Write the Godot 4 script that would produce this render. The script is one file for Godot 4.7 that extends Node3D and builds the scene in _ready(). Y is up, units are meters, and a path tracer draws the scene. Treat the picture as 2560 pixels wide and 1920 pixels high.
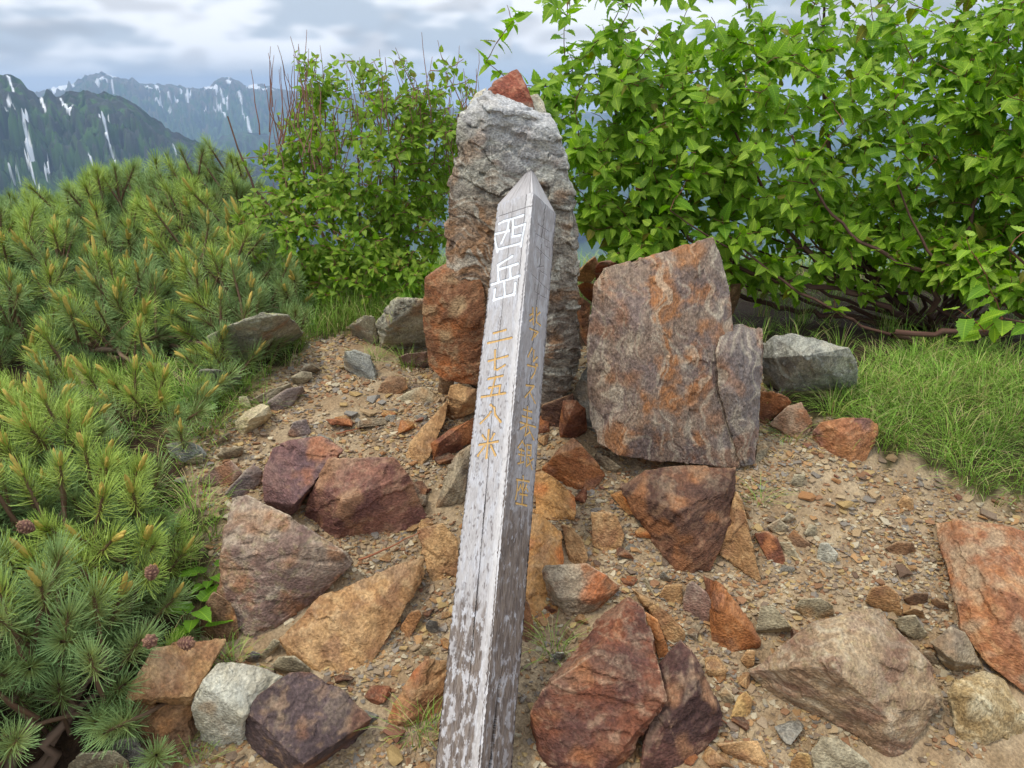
extends Node3D
# A summit marker: a weathered post leaning on an upright stone, rocks and gravel, dwarf pine and birch, snowy ranges behind.

const UP := Vector3.UP
var rng := RandomNumberGenerator.new()
var counts := {}
var na := FastNoiseLite.new()
var nb := FastNoiseLite.new()
var nc := FastNoiseLite.new()
var nd := FastNoiseLite.new()
var ng := FastNoiseLite.new()
var mats := {}
var pal := {}
var rock_index := 0
var last_rock: MeshInstance3D
var olive := false
var spots: Array[Vector3] = []      # x, z and radius of every rock, so that loose stones keep off them


func K(r: float, g: float, b: float) -> Color:
	return Color(r / 255.0, g / 255.0, b / 255.0).srgb_to_linear()


func numbered(nm: String) -> String:
	var n: int = counts.get(nm, 0)
	counts[nm] = n + 1
	return nm if n == 0 else "%s_%03d" % [nm, n]


func obj(nm: String, m: Mesh, mat: Material, parent: Node3D = null) -> MeshInstance3D:
	var o := MeshInstance3D.new()
	o.mesh = m
	o.material_override = mat
	if parent == null:
		o.name = numbered(nm)
		add_child(o, true)
	else:
		o.name = nm
		parent.add_child(o, true)
	return o


func thing(nm: String, label: String, category: String, at: Vector3, group := "") -> Node3D:
	var o := Node3D.new()
	o.name = numbered(nm)
	add_child(o, true)
	o.position = at
	tag(o, label, category, group)
	return o


func tag(o: Node3D, label: String, category: String, group := "", kind := "") -> void:
	if label: o.set_meta("label", label)
	if category: o.set_meta("category", category)
	if group: o.set_meta("group", group)
	if kind: o.set_meta("kind", kind)


func make_noise(n: FastNoiseLite, s: int, freq: float, oct: int, type := FastNoiseLite.TYPE_SIMPLEX_SMOOTH) -> void:
	n.seed = s
	n.frequency = freq
	n.noise_type = type
	n.fractal_type = FastNoiseLite.FRACTAL_FBM if oct > 1 else FastNoiseLite.FRACTAL_NONE
	n.fractal_octaves = oct


func amesh(v: PackedVector3Array, n: PackedVector3Array, c: PackedColorArray, idx: PackedInt32Array, uv := PackedVector2Array()) -> ArrayMesh:
	var a := []
	a.resize(Mesh.ARRAY_MAX)
	a[Mesh.ARRAY_VERTEX] = v
	a[Mesh.ARRAY_NORMAL] = n
	if c.size(): a[Mesh.ARRAY_COLOR] = c
	if uv.size(): a[Mesh.ARRAY_TEX_UV] = uv
	a[Mesh.ARRAY_INDEX] = idx
	var m := ArrayMesh.new()
	m.add_surface_from_arrays(Mesh.PRIMITIVE_TRIANGLES, a)
	return m


func normals_of(v: PackedVector3Array, t: PackedInt32Array) -> PackedVector3Array:
	var n := PackedVector3Array()
	n.resize(v.size())
	for i in range(0, t.size(), 3):
		var a := v[t[i]]
		var f := (v[t[i + 2]] - a).cross(v[t[i + 1]] - a)
		n[t[i]] += f
		n[t[i + 1]] += f
		n[t[i + 2]] += f
	for i in n.size():
		n[i] = n[i].normalized()
	return n


func grid_mesh(v: PackedVector3Array, c: PackedColorArray, w: int, h: int, uv := PackedVector2Array()) -> ArrayMesh:
	# w by h vertices in rows; seen from the side on which columns run right and rows run down
	var t := PackedInt32Array()
	for j in h - 1:
		for i in w - 1:
			var k := j * w + i
			t.append_array(PackedInt32Array([k, k + 1, k + w, k + 1, k + w + 1, k + w]))
	return amesh(v, normals_of(v, t), c, t, uv)


# ------------------------------------------------------------------ ground shape
const KX := [-3.0, 0.0, 1.286, 1.7, 2.15, 2.6, 3.5, 4.5, 6.0, 9.0, 14.0]
const KY := [-1.85, -1.62, -1.42, -1.245, -1.02, -0.94, -0.93, -1.0, -1.7, -4.2, -8.0]


func slope_at(i: int) -> float:
	var a := maxi(i - 1, 0)
	var b := mini(i + 1, KX.size() - 1)
	return (KY[b] - KY[a]) / (KX[b] - KX[a])


func ground_y(x: float, z: float) -> float:
	var f := clampf(-z, KX[0], KX[-1])
	var i := 0
	while i < KX.size() - 2 and f > KX[i + 1]:
		i += 1
	var h: float = KX[i + 1] - KX[i]
	var t: float = (f - KX[i]) / h
	var t2 := t * t
	var t3 := t2 * t
	var y: float = (2 * t3 - 3 * t2 + 1) * KY[i] + (t3 - 2 * t2 + t) * h * slope_at(i) + (-2 * t3 + 3 * t2) * KY[i + 1] + (t3 - t2) * h * slope_at(i + 1)
	var e := clampf(absf(x) - 2.6, 0.0, 4.0)
	y -= 0.22 * e * e
	var r := Vector2(x, z + 2.2).length()
	if r > 7.0:
		y = maxf(y - (r - 7.0) * 0.52, -900.0 + 60.0 * na.get_noise_2d(x * 0.0004, z * 0.0004))
		y += na.get_noise_2d(x * 0.01, z * 0.01) * minf(r * 0.03, 40.0)
	else:
		y += 0.016 * na.get_noise_2d(x * 0.45, z * 0.45)
	return y


func on_ground(x: float, z: float, h := 0.0) -> Vector3:
	return Vector3(x, ground_y(x, z) + h, z)


func line_pos(i: int) -> float:
	var k := absi(i)
	var d := 0.03 * k if k <= 110 else 3.3 + 0.03 * (pow(1.14, k - 110) - 1.0) / 0.14
	return d if i >= 0 else -d


func in_poly(p: Vector2, poly: PackedVector2Array) -> bool:
	return Geometry2D.is_point_in_polygon(p, poly)


# ------------------------------------------------------------------ rocks
func hull(P: PackedVector3Array) -> PackedInt32Array:
	var t := PackedInt32Array()
	var n := P.size()
	for i in n:
		for j in range(i + 1, n):
			for k in range(j + 1, n):
				var a := P[i]
				var f := (P[j] - a).cross(P[k] - a)
				var s := 0
				var ok := true
				for m in n:
					if m == i or m == j or m == k:
						continue
					var d := f.dot(P[m] - a)
					var sg := 1 if d > 0.0 else -1
					if s == 0:
						s = sg
					elif s != sg:
						ok = false
						break
				if ok:
					if s < 0:
						t.append_array(PackedInt32Array([i, k, j]))
					else:
						t.append_array(PackedInt32Array([i, j, k]))
	return t


func refine(V: PackedVector3Array, T: PackedInt32Array, L: float) -> Array:
	var L2 := L * L
	for pass_ in 12:
		var mid := {}
		var out := PackedInt32Array()
		var m := [0, 0, 0]
		for i in range(0, T.size(), 3):
			var q := [T[i], T[i + 1], T[i + 2]]
			var cnt := 0
			for e in 3:
				var a: int = q[e]
				var b: int = q[(e + 1) % 3]
				m[e] = -1
				if V[a].distance_squared_to(V[b]) > L2:
					var key := mini(a, b) * 2000003 + maxi(a, b)
					var got: int = mid.get(key, -1)
					if got < 0:
						got = V.size()
						V.append((V[a] + V[b]) * 0.5)
						mid[key] = got
					m[e] = got
					cnt += 1
			var A: int = q[0]
			var B: int = q[1]
			var C: int = q[2]
			if cnt == 0:
				out.append_array(PackedInt32Array([A, B, C]))
			elif cnt == 3:
				out.append_array(PackedInt32Array([A, m[0], m[2], m[0], B, m[1], m[2], m[1], C, m[0], m[1], m[2]]))
			else:
				while (cnt == 1 and m[0] < 0) or (cnt == 2 and m[2] >= 0):
					var x := A
					A = B
					B = C
					C = x
					m = [m[1], m[2], m[0]]
				if cnt == 1:
					out.append_array(PackedInt32Array([A, m[0], C, m[0], B, C]))
				else:
					out.append_array(PackedInt32Array([m[0], B, m[1], A, m[0], m[1], A, m[1], C]))
		T = out
		if mid.is_empty():
			break
	return [V, T]


func palette(nm: String, a: Color, b: Color, stain: Color, stain_at: float, edge: Color, edge_amt: float, band: float, lichen := 0.0) -> void:
	var soft := []
	for c in [a, b, stain, edge]:
		var l: float = c.get_luminance()
		soft.append((c as Color).lerp(Color(l, l, l), 0.08) * Color(1.64, 1.63, 1.42))
	pal[nm] = [soft[0], soft[1], soft[2], stain_at, soft[3], edge_amt, band, lichen]


func palettes() -> void:
	palette("pillar", K(158, 154, 150), K(126, 118, 116), K(150, 108, 74), 0.30, K(205, 203, 200), 0.5, 0.75, 0.0)
	palette("rustbrown", K(156, 92, 50), K(118, 78, 56), K(160, 135, 105), 0.34, K(170, 140, 110), 0.4, 0.2)
	palette("red", K(160, 88, 66), K(128, 68, 54), K(160, 135, 118), 0.28, K(185, 130, 105), 0.4, 0.0)
	palette("white", K(190, 186, 178), K(165, 158, 145), K(150, 118, 88), 0.36, K(212, 210, 205), 0.5, 0.25)
	palette("banded", K(124, 106, 106), K(138, 116, 106), K(164, 106, 60), 0.20, K(196, 184, 170), 0.5, 0.6)
	palette("grey", K(135, 130, 126), K(105, 102, 104), K(140, 115, 90), 0.40, K(170, 165, 158), 0.5, 0.25)
	palette("dark", K(112, 76, 60), K(84, 60, 54), K(150, 98, 62), 0.22, K(160, 125, 100), 0.45, 0.15)
	palette("tan", K(178, 138, 96), K(152, 112, 76), K(128, 88, 66), 0.28, K(198, 165, 125), 0.4, 0.25)
	palette("orange", K(168, 106, 60), K(142, 86, 52), K(112, 78, 68), 0.26, K(190, 140, 98), 0.45, 0.2)
	palette("orangetan", K(182, 132, 78), K(160, 108, 62), K(180, 98, 42), 0.22, K(195, 155, 110), 0.35, 0.2)
	palette("rust", K(138, 84, 60), K(108, 66, 54), K(172, 108, 62), 0.22, K(172, 125, 95), 0.45, 0.15)
	palette("purple", K(118, 86, 88), K(98, 76, 84), K(165, 102, 66), 0.20, K(160, 120, 100), 0.4, 0.1)
	palette("redpurple", K(136, 92, 80), K(108, 72, 70), K(152, 112, 84), 0.24, K(170, 135, 112), 0.5, 0.15)
	palette("triangle", K(156, 134, 122), K(126, 100, 96), K(160, 112, 80), 0.30, K(196, 182, 168), 0.7, 0.3, 0.15)
	palette("brown", K(146, 108, 80), K(116, 88, 70), K(165, 112, 66), 0.26, K(175, 145, 115), 0.4, 0.15)
	palette("darkpurple", K(92, 76, 80), K(74, 60, 64), K(128, 86, 64), 0.36, K(160, 128, 105), 0.5, 0.0)
	palette("pale", K(185, 172, 148), K(160, 145, 125), K(150, 110, 80), 0.28, K(205, 195, 175), 0.4, 0.1)
	palette("bigred", K(124, 74, 56), K(96, 64, 60), K(160, 98, 58), 0.30, K(182, 150, 128), 0.6, 0.12)
	palette("maroon", K(98, 64, 60), K(74, 52, 52), K(148, 104, 76), 0.34, K(165, 130, 108), 0.5, 0.05)
	palette("bigbrown", K(168, 142, 116), K(142, 114, 94), K(128, 92, 80), 0.28, K(190, 178, 162), 0.5, 0.3, 0.10)
	palette("rightorange", K(160, 104, 68), K(142, 94, 70), K(158, 140, 120), 0.16, K(190, 150, 112), 0.4, 0.15)
	palette("palegold", K(186, 166, 132), K(160, 134, 96), K(205, 195, 172), 0.30, K(206, 192, 165), 0.4, 0.4)
	palette("greybrown", K(150, 134, 114), K(122, 106, 94), K(150, 112, 78), 0.30, K(178, 165, 148), 0.5, 0.25)
	palette("greytan", K(164, 152, 130), K(140, 128, 110), K(160, 122, 84), 0.36, K(188, 178, 158), 0.5, 0.2)
	palette("tanrust", K(172, 124, 84), K(146, 100, 70), K(160, 88, 50), 0.20, K(195, 160, 120), 0.4, 0.15)
	palette("rustgrey", K(166, 108, 72), K(150, 132, 116), K(172, 96, 52), 0.22, K(176, 162, 146), 0.45, 0.2)
	palette("redgrey", K(142, 108, 100), K(124, 104, 98), K(152, 102, 72), 0.3, K(172, 155, 142), 0.5, 0.2)
	palette("greyrust", K(156, 134, 118), K(140, 104, 84), K(158, 100, 64), 0.2, K(182, 160, 142), 0.45, 0.3)
	palette("orangepurple", K(172, 118, 78), K(150, 98, 70), K(104, 78, 84), 0.24, K(190, 150, 118), 0.4, 0.2)
	palette("greyboulder", K(164, 162, 156), K(134, 134, 134), K(110, 102, 102), 0.38, K(192, 190, 184), 0.5, 0.45)
	palette("lichen", K(172, 166, 152), K(142, 136, 128), K(156, 120, 92), 0.36, K(186, 182, 170), 0.4, 0.2, 0.85)
	palette("cream", K(206, 194, 168), K(186, 170, 140), K(168, 140, 100), 0.40, K(216, 208, 188), 0.3, 0.0)
	palette("purplegrey", K(134, 118, 116), K(112, 98, 102), K(150, 108, 80), 0.34, K(168, 155, 148), 0.45, 0.15)
	palette("greyblue", K(152, 154, 154), K(124, 126, 130), K(150, 132, 110), 0.36, K(186, 186, 180), 0.5, 0.3)
	palette("whitegrey", K(188, 184, 174), K(146, 142, 136), K(168, 146, 112), 0.36, K(208, 205, 198), 0.4, 0.1)
	palette("ochre", K(190, 156, 100), K(168, 132, 84), K(150, 108, 70), 0.36, K(205, 180, 130), 0.4, 0.0)


func flat_of(q: Vector3, axis: Vector3) -> Vector3:
	return (q - axis * q.dot(axis)) * 0.6


func rock_mesh(p: String, nums: Array, L: float, where: Vector3) -> ArrayMesh:
	rock_index += 1
	var P := PackedVector3Array()
	for i in range(0, nums.size(), 3):
		P.append(Vector3(nums[i], nums[i + 1], nums[i + 2]) * 0.001 + Vector3(rng.randf() - 0.5, rng.randf() - 0.5, rng.randf() - 0.5) * 0.0012)
	var vt := refine(P, hull(P), L)
	var V: PackedVector3Array = vt[0]
	var T: PackedInt32Array = vt[1]
	var lo := P[0]
	var hi := P[0]
	for q in P:
		lo = lo.min(q)
		hi = hi.max(q)
	var size := (hi - lo).length()
	# round the edges by about the mesh's own spacing
	var conv := PackedFloat32Array()
	conv.resize(V.size())
	for turn in 1:
		var acc := PackedVector3Array()
		acc.resize(V.size())
		var num := PackedInt32Array()
		num.resize(V.size())
		for i in range(0, T.size(), 3):
			var a := T[i]
			var b := T[i + 1]
			var c := T[i + 2]
			acc[a] += V[b] + V[c]
			acc[b] += V[a] + V[c]
			acc[c] += V[a] + V[b]
			num[a] += 2
			num[b] += 2
			num[c] += 2
		for i in V.size():
			if num[i] == 0: continue
			var mid := acc[i] / num[i]
			conv[i] += 1.9 * (V[i] - mid).length() / L
			V[i] = V[i].lerp(mid, 0.6)
	var N := normals_of(V, T)
	var seed_at := Vector3(rock_index * 3.71, rock_index * 1.93, rock_index * 5.17)
	var k := clampf(size * 0.028, 0.002, 0.0095)
	if p == "pillar": k = 0.019
	if p == "banded": k = 0.009
	var axis := Vector3(rng.randf() - 0.5, rng.randf() * 0.8, rng.randf() - 0.5).normalized()
	if p == "banded": axis = Vector3(0.95, 0.12, 0.3).normalized()
	if p == "pillar": axis = Vector3(0.25, 0.9, 0.35).normalized()
	if p == "greyboulder": axis = Vector3(0.8, 0.25, 0.5).normalized()
	var across := axis.cross(Vector3(0.3, 0.2, 0.9)).normalized()
	var C := PackedColorArray()
	C.resize(V.size())
	var pp: Array = pal[p]
	var ca: Color = pp[0]
	var cb: Color = pp[1]
	var cs: Color = pp[2]
	var stain_at: float = pp[3]
	var ce: Color = pp[4]
	var edge_amt: float = pp[5]
	var band: float = pp[6]
	var lichen: float = pp[7]
	var tone := rng.randf_range(0.93, 1.07)
	for i in V.size():
		var q := V[i] + seed_at
		var n := N[i]
		var low := na.get_noise_3dv(q * 1.4)
		var s := q.dot(axis)
		var cell := nc.get_noise_3dv(q * 7.0 + axis * (s * 26.0) + across * (low * 1.5))
		var fine := nb.get_noise_3dv(q * 5.0)
		var bed := s * 46.0 + low * 3.0 + nb.get_noise_3dv(q * 0.8) * 2.0
		var ledge := bed - floorf(bed)
		V[i] += n * (low * k * 0.60 + cell * k * 0.42 + fine * k * 0.13 + (ledge - 0.5) * k * 0.16 * absf(1.0 - absf(n.dot(axis))))
		# colour of the stone, with pale highlights painted onto its upper faces
		var m1 := nb.get_noise_3dv(q * 0.55 + Vector3(7, 1, 3))
		var col := ca.lerp(cb, smoothstep(-0.34, 0.34, m1 + 0.10 * cell + 0.25 * fine))
		var m2 := nd.get_noise_3dv(q * 0.62)
		var st := smoothstep(stain_at - 0.22, stain_at + 0.26, m2 + 0.22 * m1 + 0.12 * fine) * 0.8
		if p == "pillar":
			var w := V[i] + where
			var h := w.y + 0.06 * low
			st = clampf(st * 0.8 + smoothstep(-0.18, -0.42, h) * smoothstep(0.12, -0.08, w.x + 0.1 * m1) * 0.7 + smoothstep(-0.30, -0.5, h) * 0.22, 0.0, 1.0)
		var m3 := 0.8 * nb.get_noise_3dv((q - axis * s) * 0.75 + axis * (s * 2.6 + 0.12 * low) + Vector3(11, 4, 8)) + 0.45 * nd.get_noise_3dv(q * 2.2) + 0.2 * fine
		var calm := 0.45 if p == "banded" else 1.0
		col = col.lerp(ce, smoothstep(0.10, 0.46, m3) * 0.40 * calm)
		col = col.lerp(cb * 0.55, smoothstep(0.12, 0.46, -m3) * 0.48 * calm)
		if p == "banded":
			var wb := V[i] + where
			st = clampf(st * 0.6 + smoothstep(0.20, 0.05, absf(wb.x - 0.44 + 0.10 * m1)) * smoothstep(-0.1, 0.4, m2 + 0.4 * fine + 0.08) * 0.6, 0.0, 1.0)
			col = col.lerp(K(150, 146, 146), smoothstep(0.55, 0.66, wb.x + 0.06 * m1) * 0.55)
		if st > 0.0: col = col.lerp(cs, st * 0.85)
		if band > 0.0:
			var warp := nd.get_noise_3dv(q * 0.35) * 0.055 + m1 * 0.05
			var flat := (q - axis * s) * 0.55
			var wv := nb.get_noise_3dv(flat + axis * ((s + warp) * 5.0))
			var wv2 := nd.get_noise_3dv(flat * 1.2 + axis * ((s + warp) * 12.0))
			col = col.lerp(ce, smoothstep(0.08, 0.42, wv) * band * 0.75)
			col = col.lerp(cb * 0.66, smoothstep(0.10, 0.45, -wv) * band * 0.7 + smoothstep(0.22, 0.5, wv2) * band * 0.45)
		if p == "pillar":
			var w2 := V[i] + where
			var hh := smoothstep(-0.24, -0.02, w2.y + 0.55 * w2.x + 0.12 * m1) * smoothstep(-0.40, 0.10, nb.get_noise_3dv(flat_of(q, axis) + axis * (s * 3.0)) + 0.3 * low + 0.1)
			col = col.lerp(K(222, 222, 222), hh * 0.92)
		var cv := smoothstep(0.30, 0.95, conv[i] + 0.35 * fine)
		col = col.lerp(ce, minf(0.85, cv * edge_amt * 1.4))
		if lichen > 0.0 and n.y > -0.2:
			var li := nd.get_noise_3dv(q * 2.6 + Vector3(3, 9, 2))
			col = col.lerp(K(178, 182, 108), smoothstep(0.24, 0.34, li + 0.06 * fine) * lichen * smoothstep(-0.2, 0.35, n.y + m1))
			col = col.lerp(K(70, 66, 66), smoothstep(0.26, 0.34, -li) * lichen * 0.7)
		if n.y > 0.35: col = col.lerp(K(186, 166, 138), 0.30 * smoothstep(0.35, 0.9, n.y) * smoothstep(-0.15, 0.35, low + 0.5 * fine))  # sandy tint on upward faces, highlights put into the colour
		var sp := 1.0 + 0.20 * nd.get_noise_3dv(q * 9.0) + 0.16 * fine + 0.16 * nd.get_noise_3dv(q * 2.6)
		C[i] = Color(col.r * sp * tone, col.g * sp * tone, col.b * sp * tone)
	return amesh(V, normals_of(V, T), C, T)


func rock(is_part: bool, nm: String, label: String, cat: String, p: String, at: Vector3, edge_mm: float, nums: Array) -> void:
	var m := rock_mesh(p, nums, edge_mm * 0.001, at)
	var mat: Material = mats["rock_b"] if p in ["banded", "greyboulder", "palegold"] else mats["rock_a"]
	if is_part:
		var o := obj(nm, m, mat, last_rock)
		o.position = at - last_rock.position
	else:
		last_rock = obj(nm, m, mat)
		last_rock.position = at
		tag(last_rock, label, cat)
	var bb := m.get_aabb()
	spots.append(Vector3(at.x, at.z, 0.42 * Vector2(bb.size.x, bb.size.z).length()))


# ------------------------------------------------------------------ textures
func tex(img: Image) -> ImageTexture:
	return ImageTexture.create_from_image(img)


func noise_bytes(s: int, freq: float, oct: int, size: int, type := FastNoiseLite.TYPE_SIMPLEX_SMOOTH) -> PackedByteArray:
	var n := FastNoiseLite.new()
	make_noise(n, s, freq, oct, type)
	var im := n.get_seamless_image(size, size)
	im.convert(Image.FORMAT_L8)
	return im.get_data()


func grain_textures(s: int, f1: float, f2: float, lo: float, hi: float) -> Array:
	var S := 512
	var a := noise_bytes(s, f1, 4, S)
	var b := noise_bytes(s + 1, f2, 2, S)
	var c := noise_bytes(s + 2, 0.02, 3, S)
	var col := PackedByteArray()
	var hgt := PackedByteArray()
	col.resize(S * S)
	hgt.resize(S * S)
	for i in S * S:
		var x := a[i] / 255.0
		var y := b[i] / 255.0
		var z := c[i] / 255.0
		var v := x * 0.45 + y * 0.35 + z * 0.2
		v = clampf((v - 0.5) * 2.0 + 0.5, 0.0, 1.0)
		col[i] = int(255.0 * lerpf(lo, hi, v))
		hgt[i] = int(255.0 * clampf(x * 0.6 + y * 0.25 + z * 0.15, 0.0, 1.0))
	return [tex(Image.create_from_data(S, S, false, Image.FORMAT_L8, col)), tex(Image.create_from_data(S, S, false, Image.FORMAT_L8, hgt))]


func std(rough: float, vertex := true) -> StandardMaterial3D:
	var m := StandardMaterial3D.new()
	m.roughness = rough
	m.metallic_specular = 0.35
	m.vertex_color_use_as_albedo = vertex
	return m


func triplanar(m: StandardMaterial3D, t: Array, scale: Vector3, relief: float) -> StandardMaterial3D:
	m.albedo_texture = t[0]
	m.heightmap_enabled = true
	m.heightmap_texture = t[1]
	m.heightmap_scale = relief
	m.uv1_triplanar = true
	m.uv1_scale = scale
	m.uv1_triplanar_sharpness = 4.0
	return m


func materials() -> void:
	var g1 := grain_textures(11, 0.04, 0.2, 0.62, 1.0)
	var g2 := grain_textures(21, 0.06, 0.25, 0.70, 1.0)
	mats["rock_a"] = triplanar(std(0.82), g1, Vector3(5.0, 6.5, 5.0), 0.5)
	mats["rock_b"] = triplanar(std(0.85), g1, Vector3(7.0, 4.0, 7.0), 0.5)
	mats["pebble"] = triplanar(std(0.85), g2, Vector3(0.6, 0.6, 0.6), 0.05)
	mats["soil"] = triplanar(std(0.95), g2, Vector3(3.0, 3.0, 3.0), 0.5)
	mats["mountain"] = std(0.95)
	mats["bark"] = std(0.9)
	mats["plain"] = std(0.85)
	var needle := std(0.55)
	needle.backlight_enabled = true
	needle.backlight = Color(0.25, 0.25, 0.2)
	mats["needle"] = needle
	var grass := std(0.6)
	grass.backlight_enabled = true
	grass.backlight = Color(0.5, 0.5, 0.4)
	mats["grass"] = grass


func leaf_materials() -> void:
	var W := 64
	var H := 128
	var d := PackedByteArray()
	d.resize(W * H * 3)
	for y in H:
		for x in W:
			var u := absf((x + 0.5) / W - 0.5) * 2.0
			var v := (y + 0.5) / H
			var ph := (v - u * 0.16) * 9.0
			var vein := 1.0 - smoothstep(0.0, 0.16, absf(ph - roundf(ph)))
			var rib := 1.0 - smoothstep(0.02, 0.09, u)
			var k := clampf(0.80 + 0.2 * maxf(rib, vein * 0.75) - 0.06 * (ph - floorf(ph)), 0.0, 1.0)
			var i := (y * W + x) * 3
			d[i] = int(255 * minf(1.0, k * (0.93 + 0.07 * rib)))
			d[i + 1] = int(255 * k)
			d[i + 2] = int(255 * k * 0.95)
	var t := tex(Image.create_from_data(W, H, false, Image.FORMAT_RGB8, d))
	var tints := [K(196, 226, 76), K(182, 216, 72), K(214, 236, 104), K(156, 198, 66)]
	for i in 5:
		var m := std(0.5, i == 4)
		m.albedo_texture = t
		if i < 4: m.albedo_color = (tints[i] as Color).linear_to_srgb()
		m.backlight_enabled = true
		m.backlight = Color(0.9, 1.0, 0.34)
		mats["leaf%d" % i] = m


# ------------------------------------------------------------------ sky
func sky_color(dir: Vector3) -> Color:
	var el := rad_to_deg(asin(clampf(dir.y, -1.0, 1.0)))
	var az := rad_to_deg(atan2(dir.x, -dir.z))
	var q := Vector2(dir.x, dir.z) / (maxf(dir.y, 0.0) + 0.22)
	var high := na.get_noise_2d(q.x * 0.20 + 3.0, q.y * 0.20)
	var high2 := nb.get_noise_2d(q.x * 0.14 + 9.0, q.y * 0.14 + 4.0)
	var low := na.get_noise_2d(az * 0.0085 + 3.0, el * 0.030 + 1.0)
	var low2 := nb.get_noise_2d(az * 0.010 + 9.0, el * 0.032 + 4.0)
	var puff := nb.get_noise_2d(az * 0.016 + 21.0, el * 0.055 + 8.0) + 0.6 * nd.get_noise_2d(az * 0.022 + 2.0, el * 0.075)
	var near := 1.0 - smoothstep(9.0, 20.0, el)
	var big := lerpf(high, low, near)
	var mid := lerpf(high2, low2, near)
	var veil := Color(0.455, 0.53, 0.62)
	var bright := Color(0.82, 0.855, 0.91)
	var dark := Color(0.315, 0.34, 0.385)
	var c := veil.lerp(bright, smoothstep(-0.17, 0.34, big + 0.30 * mid + 0.45 * puff * near + clampf((el - 5.0) / 60.0, 0.0, 0.2)))
	c = c.lerp(dark, smoothstep(0.05, 0.42, mid) * 0.45)
	if near > 0.0:
		var e2 := el + 1.1 * low2 + 0.8 * low + 0.9 * puff
		var a2 := az + 4.0 * low + 2.0 * low2 + 3.0 * puff
		for b in [[-20.0, 4.9, 6.0, 1.3, 0.9], [-13.0, 3.2, 5.0, 1.2, 0.9], [-24.0, 3.4, 3.0, 0.9, 0.7], [-6.0, 3.0, 5.0, 1.2, 0.75], [-16.0, 7.3, 5.0, 0.8, 0.9], [8.0, 6.5, 9.0, 1.5, 0.4], [24.0, 5.0, 9.0, 1.2, 0.4], [-32.0, 5.0, 3.5, 0.6, 0.35]]:
			var dx: float = (a2 - b[0]) / b[2]
			var dy: float = (e2 - b[1]) / b[3]
			if dy > 0.0: dy *= 0.7
			c = c.lerp(dark, clampf(exp(-(dx * dx + dy * dy)) * b[4], 0.0, 0.9) * near)
		for b in [[-21.0, 6.9, 5.0, 0.7, 0.8], [-9.5, 5.4, 5.0, 1.0, 0.95], [-29.5, 6.0, 2.5, 0.45, 0.7], [-3.0, 6.6, 5.0, 1.2, 0.8]]:
			var dx: float = (a2 - b[0]) / b[2]
			var dy: float = (e2 - b[1]) / b[3]
			c = c.lerp(bright, exp(-(dx * dx + dy * dy)) * b[4] * near * 0.85)
		c = c.lerp(Color(0.56, 0.64, 0.73), (1.0 - smoothstep(0.0, 3.0, el)) * 0.65)
	var lift := 1.0 + 0.95 * smoothstep(9.0, 65.0, el)
	return Color(c.r * lift, c.g * lift, c.b * lift)


func make_sky() -> PanoramaSkyMaterial:
	var W := 2048
	var H := 1024
	var low := Image.create(256, 128, false, Image.FORMAT_RGBAF)
	for y in 128:
		for x in 256:
			var el := (0.5 - (y + 0.5) / 128.0) * PI
			var az := ((x + 0.5) / 256.0 - 0.5) * TAU
			low.set_pixel(x, y, sky_color(Vector3(sin(az) * cos(el), maxf(sin(el), 0.0), -cos(az) * cos(el))))
	low.resize(W, H, Image.INTERPOLATE_BILINEAR)
	for y in range(398, 513):
		for x in W:
			var el := (0.5 - (y + 0.5) / H) * PI
			var az := ((x + 0.5) / W - 0.5) * TAU
			var c := sky_color(Vector3(sin(az) * cos(el), maxf(sin(el), 0.0), -cos(az) * cos(el)))
			var f := clampf((y - 398) / 24.0, 0.0, 1.0)
			low.set_pixel(x, y, low.get_pixel(x, y).lerp(c, f))
	var m := PanoramaSkyMaterial.new()
	m.panorama = tex(low)
	return m


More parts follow.
